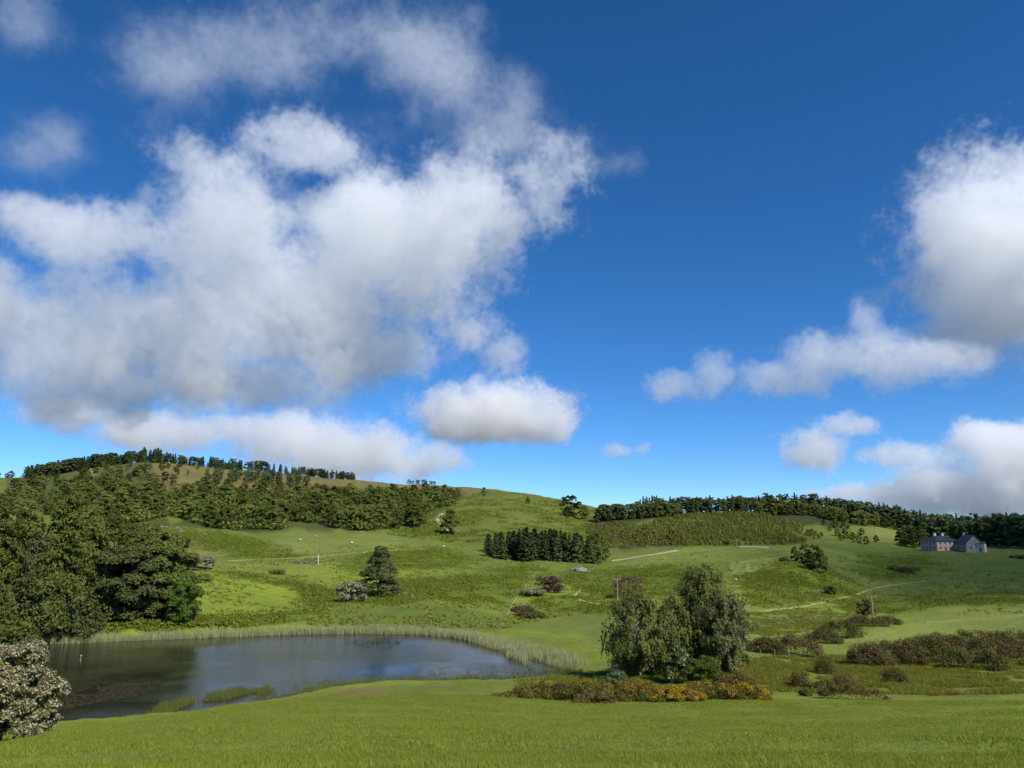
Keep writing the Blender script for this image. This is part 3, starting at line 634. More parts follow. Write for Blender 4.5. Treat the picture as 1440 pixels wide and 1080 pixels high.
# ================================================================== birches and shrubs on the near bank
r = R_(200); b = at(903,92,950); t, q, ti = weeping(r, top_h(903,92,838,b.z), 4.6, 1.4, 150, 30, .125, -.02, 2, prof=lambda h: .75+.3*math.sin(h*3.1)-max(0, h-.75)*2)
plant('weeping_birch_tree', 'broad weeping birch nearest the lake, left of the tall birch', 'birch', b, t, q, ti, 'birch', 'birchbark', 'birches on the near bank')
r = R_(201); b = at(992,98,940); t, q, ti = weeping(r, top_h(992,98,797,b.z), 4.4, 1.6, 170, 30, .125, .0, 1, prof=lambda h: .55+.5*math.sin(min(1, h*1.25)*2.8)*(1 if h < .8 else 1-(h-.8)*2.5))
plant('birch_tree', 'tallest birch in the middle of the near-bank group', 'birch', b, t, q, ti, 'birch', 'birchbark', 'birches on the near bank')
r = R_(202); b = at(1022,95,940); t, q, ti = weeping(r, top_h(1022,95,838,b.z), 3.8, 1.4, 140, 28, .125, .05, 1, prof=lambda h: .8+.2*math.sin(h*3)-max(0, h-.8)*2)
plant('weeping_birch_tree', 'greyish weeping birch at the right of the near-bank group', 'birch', b, t, q, ti, 'willow', 'birchbark', 'birches on the near bank')
r = R_(206); b = at(950,95,945); t, q, ti = weeping(r, top_h(950,95,842,b.z), 3.4, 1.4, 120, 28, .125, .0, 1)
plant('weeping_birch_tree', 'smaller birch filling the gap between the broad and the tallest birch', 'birch', b, t, q, ti, 'birch', 'birchbark', 'birches on the near bank')
r = R_(203); b = at(952,86,960); H = top_h(952,86,898,b.z); t, q, ti = clumpy(r, H, 2.0, pyramid, .3, 75, .24, 190, .085, .8, up=.3)
plant('holly_bush', 'dark glossy pointed holly bush in front of the birches', 'bush', b, t, q, ti, 'holly', 'bark', stem='stem')
r = R_(204); b = at(992,86,960); H = top_h(992,86,922,b.z); t, q, ti = clumpy(r, H, 1.75, ROUND, .2, 60, .25, 170, .075, .8, up=.5)
plant('round_bush', 'bright green rounded bush beside the dark holly', 'bush', b, t, q, ti, 'bright', 'bark', stem='stem')
r = R_(205); b = at(866,79,975); H = top_h(866,79,944,b.z); t, q, ti = clumpy(r, H, 1.4, ROUND, .1, 50, .27, 150, .07, .8, up=.5)
plant('round_bush', 'small mid-green bush amid the gorse below the weeping birch', 'bush', b, t, q, ti, 'holly', 'bark', stem='stem')
# ---- gorse
def gorse_mesh(r, w, dp, h, n, size, flower, leaf):
    h = min(h, 3.4); K = max(10, int(w*dp*2.6)+10); cx = r.uniform(-.5, .5, K)*w; cy_ = r.uniform(-.5, .5, K)*dp; e = np.sqrt(np.clip(1-(cx/(w*.56))**2-(cy_/(dp*.56))**2, .1, 1))
    cr = r.uniform(.26, .46, K)*min(h, 1.9); cz = e*h*r.uniform(.55, .95, K)-cr*.3
    idx = r.integers(0, K, n); dr = unit(r.normal(0, 1, (n, 3))); dr[:, 2] = np.abs(dr[:, 2])-.25; dr = unit(dr)
    pt = np.stack([cx, cy_, cz], 1)[idx]+dr*(cr[idx]*r.uniform(.55, 1.1, n))[:, None]
    m = n//5; base = np.stack([r.uniform(-.5, .5, m)*w, r.uniform(-.5, .5, m)*dp, np.zeros(m)], 1); ee = np.sqrt(np.clip(1-(base[:, 0]/(w*.54))**2-(base[:, 1]/(dp*.54))**2, 0, 1)); base[:, 2] = r.uniform(0, .75, m)*h*ee
    pt = np.concatenate([pt, base]); nn = np.concatenate([dr, unit(r.normal(0, 1, (m, 3)))])
    q = cards(r, pt, nn+np.array([0, 0, .3]), size, .42, .5, -1.2); ti = np.clip(r.normal(.45, .25, len(pt)), 0, 1)
    nf = int(n*flower)
    j = r.integers(0, K, max(nf, 4)); kw = r.random(K)**1.5; keep = r.random(len(j)) < kw[j]*1.5; j = j[keep]
    d2 = unit(r.normal(0, 1, (len(j), 3))); d2[:, 2] = np.abs(d2[:, 2])*.9; d2 = unit(d2)
    fp = np.stack([cx, cy_, cz], 1)[j]+d2*(cr[j]*r.uniform(.95, 1.15, len(j)))[:, None]
    fq = cards(r, fp, d2+np.array([0, 0, .3]), size*.62, .8, .6)
    return q, ti, fq, np.clip(r.normal(.5, .25, len(fp)), 0, 1)
def gorse(px, d, top, wpx, depth, flower, leaf, label, seed, group, n=9000, size=.09, py=975, tall_=None):
    r = R_(seed); b = at(px, d, py); h = max(.5, top_h(px, d, top, b.z)); w = wpx*d/F
    q, ti, fq, ft = gorse_mesh(r, w, depth, h, n, size, flower, leaf)
    e = empty('gorse_bush', b, -float(tan_el(px, py)[1])); tag(e, label, 'gorse', group)
    g = Geo(); g.quads(q, 0, ti); g.build('foliage', [M[leaf]], e)
    if flower > .02 and len(fq): g = Geo(); g.quads(fq, 0, ft); g.build('blossom', [M['gorseflower']], e)
    return e
GB = 'gorse along the field edge below the birches'
for k, a in enumerate([
 (722,74,972,58,2.0,.05,'gorse','low sprawling left end of the gorse bank'),(762,74,957,70,2.6,.10,'gorse','tallest green gorse mound of the bank, second from its left end'),
 (812,73,955,74,2.6,.10,'gorse','broad green gorse mound left of the small mid-green bush'),
 (905,73,957,66,2.2,.3,'gorse','gorse mound flecked with yellow right of the small mid-green bush'),(838,71,970,50,1.6,.03,'gorsebrown','brownish low gorse in front of the small mid-green bush'),
 (955,72,968,66,2.0,.8,'gorse','low gorse ablaze with yellow flowers below the holly'),(1005,74,957,66,2.2,.55,'gorse','yellow-flowered gorse below the bright rounded bush'),
 (1035,80,945,50,2.2,.12,'gorsebrown','upright browner gorse behind the right end of the bank'),(1050,74,960,56,2.0,.55,'gorse','yellow gorse mound at the right end of the bank'),
 (870,77,958,60,2.0,.1,'gorse','gorse tucked behind the small mid-green bush')]):
    gorse(*a, 300+k, GB, n=9500, size=.075)
GR = 'brown gorse thickets on the right'
for k, a in enumerate([
 (1078,118,897,40,3.0,.03,'gorsebrown','left end of the brown gorse clump beyond the birches'),(1112,120,889,70,3.5,.04,'gorsebrown','largest brown gorse clump just right of the birches'),
 (1160,140,885,40,3,.02,'gorsebrown','small brown gorse at the lower end of the diagonal hedge'),(1185,150,872,52,3,.02,'gorse','dark gorse in the middle of the diagonal hedge'),
 (1222,170,866,46,3,.02,'gorsebrown','upper gorse of the diagonal hedge under the utility pole'),(1252,176,866,30,2.5,.02,'gorse','last dark shrub at the top of the diagonal hedge'),
 (1222,113,905,52,3.0,.03,'gorsebrown','left end of the long dark gorse hedge'),(1262,116,897,62,3.5,.03,'gorsebrown','second bush from the left in the long gorse hedge'),
 (1302,118,894,66,3.6,.03,'gorse','greener bush in the middle of the long gorse hedge'),(1345,122,886,74,3.8,.05,'gorsebrown','tall brown bush in the middle of the long gorse hedge'),
 (1392,120,888,80,4.0,.03,'gorsebrown','dark bush of the long gorse hedge near the right edge'),(1438,122,876,80,4.0,.03,'gorsebrown','tallest end of the long gorse hedge at the right picture edge'),
 (1372,113,908,70,2.6,.02,'gorse','low dark gorse spilling in front of the hedge'),
 (1320,131,888,60,3.5,.03,'gorsebrown','brown gorse crest rising behind the middle of the long hedge'),(1372,131,882,70,3.5,.04,'gorsebrown','brown gorse crest behind the dark bushes of the long hedge'),(1424,132,874,70,3.5,.03,'gorse','highest gorse crest behind the right end of the long hedge')]):
    gorse(*a, 340+k, GR, n=9000, size=.10, py=920)
for k, a in enumerate([
 (1198,76,962,75,1.7,.12,'gorsebrown','low oval gorse bush alone on the field edge'),(1124,86,944,24,1.1,.08,'gorsebrown','small sparse gorse with bare stem right of the birches'),
 (1182,86,947,36,1.5,.05,'gorsebrown','small dark gorse just behind the low oval one'),(1150,85,956,18,1,.03,'gorse','tiny green tuft of gorse between two small bushes'),
 (1160,103,923,18,1.2,.0,'gorse','tiny dark bush beside the fence posts'),(1256,94,938,26,1.2,.05,'gorsebrown','small open brownish shrub below the long hedge'),(1132,78,978,14,.8,.0,'gorse','smallest gorse seedling left of the low oval bush')]):
    gorse(*a, 370+k, 'scattered gorse on the right slope', n=3500, size=.07, py=950)

# ================================================================== hawthorns in flower and other single bushes
def hawthorn(px, d, top, Rm, label, seed, size=.1, per=260, K=70, fl=.62, bl='blossom', py=840, prof=ROUND, z0=.5):
    r = R_(seed); b = at(px, d, py); H = top_h(px, d, top, b.z); t, q, ti = clumpy(r, H, Rm, prof, z0, K, .25, per, size, .75, up=.4)
    m = r.random(len(q)) < fl
    return plant('hawthorn_bush', label, 'hawthorn', b, t, q[~m], ti[~m], 'hawleaf', 'bark', 'hawthorns in blossom', extra=(q[m], ti[m], 'blossom', bl))
hawthorn(0, 58, 906, 2.25, 'large cream-flowering hawthorn at the lower left edge by the water', 400, .085, 330, 190, .5, py=1040, prof=lambda h: 1.05-.4*max(0, h-.5)/.5, z0=.1)
hawthorn(493, 190, 819, 3.1, 'white-flowering hawthorn beside the lone dark tree', 401, .2, 110, 50, .62, 'dullblossom')
hawthorn(275, 247, 783, 4.2, 'spreading pale hawthorn at the top of the bright meadow', 402, .24, 90, 50, .5, 'dullblossom', prof=lambda h: .9)
hawthorn(428, 262, 789, 4.4, 'low sparse hawthorn beside the white post', 403, .24, 70, 40, .4, 'dullblossom', prof=lambda h: .9)
hawthorn(749, 212, 829, 3.1, 'greyish-flowered hawthorn beside the purple bush', 404, .2, 90, 45, .5, 'dullblossom')
r = R_(410); b = at(531,203,840); t, q, ti = clumpy(r, top_h(531,203,768,b.z), 6.0, lambda h: max(.14, 1.05-h*1.0) if h > .12 else .9, .3, 130, .19, 130, .24, .8, up=.4, lean=.04, fill=.55)
plant('lone_tree', 'lone dark pointed tree in the open pasture', 'tree', b, t, q, ti, 'darkleaf', 'bark')
for k, (px, d, top, Rm, leaf, nm, lab) in enumerate([
 (774,222,810,4.0,'copper','copper_shrub','purple-leaved rounded bush on the slope above the lake'),(735,185,855,2.6,'twig','shrub','brown twiggy shrub below the greyish hawthorn'),
 (752,172,868,2.4,'gorse','shrub','low dark shrub nearest the reeds below the twiggy one'),(740,178,862,2.0,'gorsebrown','shrub','small brownish shrub between the twiggy and the dark ones'),
 (884,212,809,4.0,'twig','shrub','sparse brown shrub beside the utility pole on the bracken mound'),(1168,262,824,1.6,'darkleaf','round_bush','small round dark bush on the flank of the knoll'),
 (1280,372,797,5.0,'darkleaf','shrub','dark shrubs in the shaded hollow below the house'),(1262,385,795,3.5,'gorse','shrub','smaller dark shrub left of the hollow thicket'),
 (1104,300,792,1.5,'darkleaf','round_bush','tiny dark bush on the crest of the knoll'),(1153,290,801,2.0,'broad','round_bush','pale green bush below the knoll trees'),
 (390,233,814,2.0,'gorse','shrub','small brown-green shrub at the edge of the bright meadow'),(1440,440,796,4.0,'darkleaf','shrub','dark bush at the right picture edge below the house'),
 (1216,205,842,2.0,'gorse','shrub','dark shrub growing left of the tall utility pole'),(268,252,786,1.4,'darkleaf','round_bush','tiny dark bush behind the spreading pale hawthorn')]):
    r = R_(420+k); b = at(px, d, 830); H = max(1.2, top_h(px, d, top, b.z)); t, q, ti = clumpy(r, H, Rm, ROUND, .1, 34, .27, 90, .2 if leaf != 'twig' else .16, .8, up=.4)
    plant(nm, lab, 'shrub', b, t, q, ti, leaf, 'bark', stem='stem')

# ================================================================== far woods: each tree an object, meshes shared
PROTO = {}
def proto(kind, k, seed):
    r = R_(seed)
    if kind == 'broad': t, q, ti = clumpy(r, 10, 4.0*r.uniform(.85, 1.15), [ROUND, tall, tall][k % 3], .6, 44, .28, 70, .42, .75, up=.5, boughs=6); mats = ['bark', 'broad']
    elif kind == 'pine': t, q, ti = clumpy(r, 12, 3.2, lambda h: .55+.5*math.sin(.5+h*2.6), 1.2, 36, .30, 70, .40, .6, up=.5, boughs=8, tr=.018); mats = ['bark', 'pine']
    elif kind == 'copse': t, q, ti = clumpy(r, 10, 4.0, ROUND, .3, 60, .22, 120, .27, .75, up=.5, boughs=6); mats = ['bark', 'broad']
    elif kind == 'edge': t, q, ti = spruce(r, 12, 2.7, 26, 11, .46, .3, .02, .3, 7); mats = ['bark', 'spruce']
    else: t, q, ti = spruce(r, 12, 2.5*r.uniform(.85, 1.15), 17, 8, .62, .3, .05, .35, 5); mats = ['bark', 'spruce']
    t.quads(q, 1, ti); return t.mesh(kind+'_tree', [M[m] for m in mats])
for kind, n in (('broad', 7), ('pine', 5), ('spruce', 6), ('edge', 5), ('copse', 4)): PROTO[kind] = [proto(kind, k, 500+k+17*len(kind)) for k in range(n)]
BASEH = {'broad': 10, 'pine': 12, 'spruce': 12, 'edge': 12, 'copse': 10}
r = R_(777)
def far_tree(name, kind, x, y, h, label, group, wide=1., cat='tree', leafm=None):
    o = bpy.data.objects.new(name, PROTO[kind][r.integers(len(PROTO[kind]))]); COL.objects.link(o)
    o.location = (x, y, float(Z(np.array([x]), np.array([y]))[0])-.15); s = h/BASEH[kind]; w = s*wide*r.uniform(.85, 1.15); o.scale = (w, w, s)
    o.rotation_euler = (r.normal(0, .03), r.normal(0, .03), r.uniform(0, 6.283)); return tag(o, label, cat, group)
ORD = ['first', 'second', 'third', 'fourth', 'fifth', 'sixth', 'seventh', 'eighth', 'ninth', 'tenth', 'eleventh', 'twelfth', 'thirteenth', 'fourteenth', 'fifteenth', 'sixteenth', 'seventeenth']
def nth(lst): return [(a, ORD[sorted(lst).index(a)]) for a in lst]
def scatter(poly, n, mind, dmin, dmax=1300):
    p = np.array(poly, float); lo, hi = p.min(0), p.max(0); out = []; tries = 0
    while len(out) < n and tries < 60:
        c = r.uniform(lo, hi, (400, 2)); c = c[inpoly(c[:, 0], c[:, 1], p)]; tries += 1
        if not len(c): continue
        for h in hit(c[:, 0], c[:, 1], dmin, dmax):
            if np.isnan(h[0]): continue
            if all((h[0]-o[0])**2+(h[1]-o[1])**2 > mind**2 for o in out):
                out.append(h)
                if len(out) >= n: break
    return out
def crest(px, lo=560, hi=1300):
    a = float(tan_el(px, 690)[1]); ds = np.linspace(lo, hi, 300); z = Z(np.sin(a)*ds, np.cos(a)*ds); return ds[((z-EYE)/ds).argmax()]
def crest_row(x0, x1, n, back, front):
    out = []
    for px in r.uniform(x0, x1, n):
        a = float(tan_el(px, 690)[1]); d = crest(px)+r.uniform(-front, back); out.append((d*math.sin(a), d*math.cos(a)))
    return out
def line(pxs, ds, n, jd=12):
    px = r.uniform(pxs[0], pxs[-1], n); d = np.interp(px, pxs, ds)+r.uniform(-jd, jd, n); a = tan_el(px, 700)[1]
    return [(dd*math.sin(aa), dd*math.cos(aa)) for dd, aa in zip(d, a)]
WOOD = [[(130,728),(200,716),(270,710),(330,704),(420,697),(490,694),(560,692),(600,696),(648,698),(640,708),(600,722),(560,738),(525,748),(470,744),(462,738),(400,733),(392,748),(318,747),(280,738),(240,726),(190,736),(140,738)]]
for p in WOOD:
    for h in scatter(p, 285, 6.2, 380): far_tree('broadleaf_tree', 'broad', h[0], h[1], r.uniform(6.5, 11.5), 'green broadleaf tree in the wood on the left hillside', 'trees of the hillside wood')
for (px, d, top), w_ in nth([(478,425,712),(492,420,716),(505,418,712),(520,415,710),(535,425,708),(548,440,700),(470,430,722),(582,470,703),(575,480,712),(590,490,706),(558,450,716)]):
    b = at(px, d, 740); far_tree('broadleaf_tree', 'copse', b.x, b.y, min(15, top_h(px, d, top, b.z)), '%s from the left of the tall dark trees at the hillside wood edge' % w_, 'edge trees of the hillside wood', .95)
for h in scatter([(5,690),(60,672),(130,668),(200,668),(240,690),(300,684),(380,690),(430,690),(330,702),(230,704),(130,726),(0,726)], 120, 7, 420):
    far_tree('small_tree' , 'broad', h[0], h[1], r.uniform(5, 11), 'scattered tree on the brown upper slope of the left hill', 'scattered trees of the left hill')
for h in scatter([(105,656),(200,650),(290,660),(400,672),(470,682),(400,690),(300,690),(200,682),(110,672)], 55, 9, 500):
    far_tree('small_tree', ['broad','pine'][r.random() < .4], h[0], h[1], r.uniform(3.5, 8), 'dark shrubby tree dotted over the brown summit slope', 'shrubby trees of the summit slope')
for h in scatter([(285,678),(310,672),(360,672),(420,674),(440,684),(400,688),(330,682)], 45, 6, 500):
    far_tree('pine_tree', 'pine', h[0], h[1], r.uniform(8, 12), 'pine in the band just below the left hill crest', 'pines below the left crest', cat='pine')
for x, y in crest_row(28, 195, 125, 8, 45): far_tree('conifer_tree', ['spruce','pine'][r.random() < .45], x, y, r.uniform(9, 15), 'dark conifer in the dense row crowning the left hill', 'conifers crowning the left hill', 1.6, 'conifer')
for x, y in crest_row(188, 222, 16, 4, 14): far_tree('conifer_tree', 'spruce', x, y, r.uniform(13, 18), 'tallest dark conifers clustered at the top of the left hill', 'tallest conifers of the left hill', 1.5, 'conifer')
for x, y in crest_row(222, 372, 80, 8, 30): far_tree('conifer_tree', ['spruce','pine'][r.random() < .5], x, y, r.uniform(6, 13), 'spaced conifer on the middle skyline of the left hill', 'spaced skyline conifers', 1.5, 'conifer')
for x, y in crest_row(372, 500, 62, 6, 10): far_tree('conifer_tree', ['spruce','pine'][r.random() < .3], x, y, r.uniform(7, 11), 'conifer in the thin row stepping down the skyline', 'conifers stepping down the skyline', 1.5, 'conifer')
for x, y in crest_row(572, 612, 10, 5, 5): far_tree('conifer_tree', 'pine', x, y, r.uniform(4, 6), 'small dark tree on the bare skyline right of the conifer row', 'small trees on the bare skyline', 1.3)
for x, y in line([-20,12], [1080,1080], 8, 15): far_tree('broadleaf_tree', 'broad', x, y, r.uniform(6, 9), 'small tree on the skyline at the left picture edge', 'trees at the left skyline edge')
# spruce plantation in the middle
for k in range(46):
    px = r.uniform(684, 832); d0 = np.interp(px, [684,740,830], [352,338,325]); d = d0+abs(r.normal(0, 13)) if k > 16 else d0+r.uniform(0, 3)
    if k <= 16: px = 688+k*8.7
    b = at(px, d, 780); h = top_h(px, d, np.interp(px, [684,700,740,790,832], [756,749,746,745,756])+r.normal(0, 2.5), b.z); far_tree('spruce_tree', 'edge', b.x, b.y, max(8, h), ('%s spruce from the left in the front row of the mid-valley plantation' % ORD[k] if k < 17 else 'dark spruce behind the front row of the mid-valley plantation'), 'spruces of the mid-valley plantation', 1.6, 'spruce')
for (px, d, top), w_ in nth([(836,345,748),(843,350,752),(848,360,758),(840,335,765)]):
    b = at(px, d, 780); far_tree('broadleaf_tree', 'copse', b.x, b.y, top_h(px, d, top, b.z), '%s from the left of the paler trees ending the spruce plantation' % w_, 'paler trees beside the plantation', .8)
# hilltop trees, ridge and right wood
for px, d, top, w, lab in [(801,600,696,1.2,'round dark tree alone on the hill shoulder'),(742,640,699,.9,'small bush on the bracken hillside below the crest'),(680,690,685,.7,'small tree on the hill crest left of the slope'),(822,590,710,.8,'thin tree between the round dark tree and the ridge wood'),(632,450,716,.8,'small dark tree beside the bending path')]:
    b = at(px, d, 720); far_tree('broadleaf_tree', 'copse', b.x, b.y, max(3, top_h(px, d, top, b.z)), lab, None, w)
for x, y in line([836,900,960], [575,610,650], 60, 14): far_tree('pine_tree', ['pine','broad'][r.random() < .35], x, y, r.uniform(9, 13), 'pine or birch at the left end of the ridge wood', 'trees at the left end of the ridge wood', 1, 'tree')
for x, y in line([930,1030,1130,1258], [695,725,755,755], 80, 16): far_tree('pine_tree', ['spruce','pine'][r.random() < .6], x, y, r.uniform(11, 15), 'dark conifer in the long wood along the ridge', 'conifers of the ridge wood', 1.1, 'conifer')
REAR = line([900,1030,1130,1262], [705,760,790,790], 170, 28)
for x, y in line([1060,1130,1200,1250], [655,690,660,680], 44, 20): far_tree('woodland_tree', 'broad', x, y, r.uniform(8, 12), 'green broadleaf tree along the front of the ridge wood', 'front trees of the ridge wood')
for x, y in line([1255,1330,1400,1480], [690,590,510,455], 70, 7): far_tree('spruce_tree', ['spruce','pine'][r.random() < .3], x, y, r.uniform(13, 17), 'very dark conifer in the wood behind the house', 'conifers of the wood behind the house', 1.15, 'conifer')
REAR2 = line([1255,1330,1400,1500], [735,650,570,510], 230, 40)
for (px, d, top), w_ in nth([(1168,560,738),(1178,540,742),(1190,520,745),(1200,500,748),(1208,490,752),(1218,485,753),(1190,560,733),(1175,590,730),(1160,600,730),(1182,500,757),(1232,520,752),(1212,560,742)]):
    b = at(px, d, 760); far_tree('broadleaf_tree', 'copse', b.x, b.y, max(4, top_h(px, d, top, b.z)), '%s from the left in the tree clump beside the small bright field' % w_, 'clump left of the small bright field')
for (px, d, top), w_ in nth([(1268,520,744),(1278,510,738),(1290,505,740),(1300,510,744),(1284,490,748),(1272,495,752)]):
    b = at(px, d, 765); far_tree('broadleaf_tree', 'copse', b.x, b.y, top_h(px, d, top, b.z), '%s from the left of the dark round trees beside the farmhouse' % w_, 'trees sheltering the house')
for (px, d, top), w_ in nth([(1118,300,768),(1132,302,763),(1146,298,766),(1155,294,772),(1140,290,778)]):
    b = at(px, d, 790); far_tree('broadleaf_tree', 'copse', b.x, b.y, max(3.5, top_h(px, d, top, b.z)), '%s from the left of the feathery trees on the knoll' % w_, 'trees on top of the knoll', .8)
# ================================================================== uncountable cover: tufts set out on the ground
def stuff(name, label, pts, scl, protos, cat, mat=None):
    me = bpy.data.meshes.new(name); n = len(pts); me.vertices.add(n); org = np.array(pts[0])*0
    me.vertices.foreach_set('co', np.asarray(pts, np.float32).ravel())
    for nm, val in (('scl', scl), ('rot', r.uniform(0, 6.283, n))):
        a = me.attributes.new(nm, 'FLOAT', 'POINT'); a.data.foreach_set('value', np.asarray(val, np.float32))
    a = me.attributes.new('pick', 'INT', 'POINT'); a.data.foreach_set('value', r.integers(0, len(protos), n).astype(np.int32))
    c = bpy.data.collections.new(name+'_kinds')
    for k, pm in enumerate(protos): c.objects.link(bpy.data.objects.new('%s_%02d' % (name, k), pm))
    g = bpy.data.node_groups.new(name, 'GeometryNodeTree'); g.interface.new_socket('Geometry', in_out='INPUT', socket_type='NodeSocketGeometry'); g.interface.new_socket('Geometry', in_out='OUTPUT', socket_type='NodeSocketGeometry')
    N = g.nodes.new; L = g.links.new; gi = N('NodeGroupInput'); go = N('NodeGroupOutput'); iop = N('GeometryNodeInstanceOnPoints'); ci = N('GeometryNodeCollectionInfo')
    ci.inputs['Collection'].default_value = c; ci.inputs['Separate Children'].default_value = True; ci.inputs['Reset Children'].default_value = True
    def attr(nm, ty):
        x = N('GeometryNodeInputNamedAttribute'); x.data_type = ty; x.inputs['Name'].default_value = nm; return x.outputs['Attribute']
    cx = N('ShaderNodeCombineXYZ'); L(attr('rot', 'FLOAT'), cx.inputs[2]); L(gi.outputs[0], iop.inputs['Points']); L(ci.outputs[0], iop.inputs['Instance']); iop.inputs['Pick Instance'].default_value = True
    L(attr('pick', 'INT'), iop.inputs['Instance Index']); L(cx.outputs[0], iop.inputs['Rotation']); L(attr('scl', 'FLOAT'), iop.inputs['Scale']); L(iop.outputs[0], go.inputs[0])
    o = bpy.data.objects.new(name, me); COL.objects.link(o); o.modifiers.new('tufts', 'NODES').node_group = g
    return tag(o, label, cat, kind='stuff')
def blades(rr, n, h, w, spread, lean=.35, mat='turf', tmean=.5):
    """a tuft of upright tapering blades"""
    a = rr.uniform(0, 6.283, n); p = rr.normal(0, spread, (n, 2)); hh = h*rr.uniform(.5, 1.15, n); ln = rr.normal(0, lean, (n, 2))*hh[:, None]
    side = np.stack([np.cos(a), np.sin(a)], 1)*w*.5; z = np.zeros(n)
    b0 = np.concatenate([p-side, z[:, None]-.02], 1); b1 = np.concatenate([p+side, z[:, None]-.02], 1)
    t0 = np.concatenate([p+ln+side*.25, hh[:, None]], 1); t1 = np.concatenate([p+ln-side*.25, hh[:, None]], 1)
    g = Geo(); g.quads(np.stack([b0, b1, t0, t1], 1), 0, np.clip(rr.normal(tmean, .25, n), 0, 1)); return g.mesh('tuft', [M[mat]])
def fronds(rr, n, size, spread, h, mat, asp=.5, up=.9):
    c = np.stack([rr.normal(0, spread, n), rr.normal(0, spread, n), rr.uniform(.25, 1, n)*h], 1); nn = np.stack([c[:, 0], c[:, 1], np.full(n, spread*2*up)], 1)
    g = Geo(); g.quads(cards(rr, c, unit(nn), size, asp, .45), 0, np.clip(rr.normal(.5, .22, n), 0, 1)); return g.mesh('clump', [M[mat]])
def pix_points(poly, n, dmin, dmax=700, uniform=True):
    """ground points spread evenly over the land seen inside a pixel polygon"""
    p = np.array(poly, float); lo, hi = p.min(0), p.max(0); c = r.uniform(lo, hi, (n*3, 2)); c = c[inpoly(c[:, 0], c[:, 1], p)][:n]
    h = hit(c[:, 0], c[:, 1], dmin, dmax); h = h[~np.isnan(h[:, 0])]; return h[np.hypot(h[:, 0], h[:, 1]) < dmax*.99]
for nm, lab, pp in (('ridge_wood', 'rear mass of dark conifers along the ridge', REAR), ('dark_wood', 'rear mass of dark conifers behind the house', REAR2)):
    x, y = np.array(pp).T; stuff(nm, lab, np.stack([x, y, Z(x, y)-.2], 1), r.uniform(.95, 1.35, len(x)), PROTO['spruce'][:4]+PROTO['pine'][:2], 'wood')
# foreground turf
rr = R_(900); tp = [blades(rr, 26, .032, .007, .06, .6, 'turf', .5) for _ in range(5)]
n = 150000; aa = r.uniform(-.72, .72, n); dd = np.sqrt(r.uniform(5.2**2, 26**2, n)); keep = r.random(n) < np.clip(1.25-dd/26, .2, 1); aa, dd = aa[keep], dd[keep]
x, y = np.sin(aa)*dd, np.cos(aa)*dd; stuff('turf_grass', 'short grazed grass of the foreground field', np.stack([x, y, Z(x, y)], 1), r.uniform(.7, 1.5, len(x))*(.8+dd/30)*(.65+.7*np.clip(fbm(x/1.3, y/1.3, 3)+.5, 0, 1)), tp, 'grass')
tp = [blades(rr, 16, .04, .02, .20, .7, 'turf', .5) for _ in range(5)]
n = 90000; aa = r.uniform(-.70, .70, n); dd = np.sqrt(r.uniform(20**2, 74**2, n)); x, y = np.sin(aa)*dd, np.cos(aa)*dd
sd = sdist(x, y, LAKE); k_ = sd > 2; x, y = x[k_], y[k_]; stuff('field_grass', 'pasture grass on the slope down to the lake', np.stack([x, y, Z(x, y)], 1), r.uniform(.6, 1.4, len(x))*(.6+.8*np.clip(fbm(x/3, y/3, 3)+.5, 0, 1)), tp, 'grass')
fl = []
for k in range(3):
    g = Geo(); a_ = np.arange(6)/6*6.283; c_ = np.zeros((3, 4, 3))
    for q_ in range(3): c_[q_] = np.array([[.012*math.cos(a_[q_]+u_)*(1 if u_ in (0, 3.14159) else .35), .012*math.sin(a_[q_]+u_)*(1 if u_ in (0, 3.14159) else .35), .05] for u_ in (0, 1.5708, 3.14159, 4.7124)])
    c_[:, :, 2] += np.arange(3)[:, None]*.001; g.quads(c_); g.tube([(0, 0, -.01), (0, 0, .05)], .0015, 4); fl.append(g.mesh('flower', [M['fieldflower']]))
n = 900; aa = r.uniform(-.72, .72, n); dd = np.sqrt(r.uniform(6**2, 30**2, n)); x, y = np.sin(aa)*dd, np.cos(aa)*dd; k_ = fbm(x/4, y/4, 2) > .0; x, y = x[k_], y[k_]
stuff('field_flowers', 'tiny pale flowers speckling the foreground grass', np.stack([x, y, Z(x, y)], 1), r.uniform(.7, 1.3, len(x)), fl, 'flowers')
# bracken and rough pasture
rr = R_(901); bp_ = [fronds(rr, 9, .22, .45, .28, 'bracken') for _ in range(5)]
pts = [pix_points(p, int(np.clip(.5*abs(np.sum([p[i][0]*p[(i+1) % len(p)][1]-p[(i+1) % len(p)][0]*p[i][1] for i in range(len(p))]))*.62, 250, 5200)), 110, 480) for p in BRACKEN]
pts = np.concatenate(pts); pts[:, :2] += r.normal(0, 1, (len(pts), 2))*np.hypot(pts[:, 0], pts[:, 1])[:, None]*.012; pts[:, 2] = Z(pts[:, 0], pts[:, 1]); pts = pts[sdist(pts[:, 0], pts[:, 1], LAKE) > 1.5]; wx = fbm(pts[:, 0]/7, pts[:, 1]/7, 3); pts = pts[wx > r.normal(-.12, .15, len(pts))]; stuff('bracken', 'dark green bracken covering the knolls and hollows', pts, r.uniform(.7, 1.35, len(pts)), bp_, 'bracken')
pts = np.concatenate([pix_points(p, 7000, 380, 900) for p in HILLB]); hb = [fronds(rr, 9, .4, .75, .6, 'bracken') for _ in range(4)]; wx = fbm(pts[:, 0]/16, pts[:, 1]/16, 3); pts = pts[wx > -.12]
stuff('hill_bracken', 'bracken and scrub on the flank of the middle hill', pts, r.uniform(.6, 1.4, len(pts)), hb, 'bracken')
yp = []
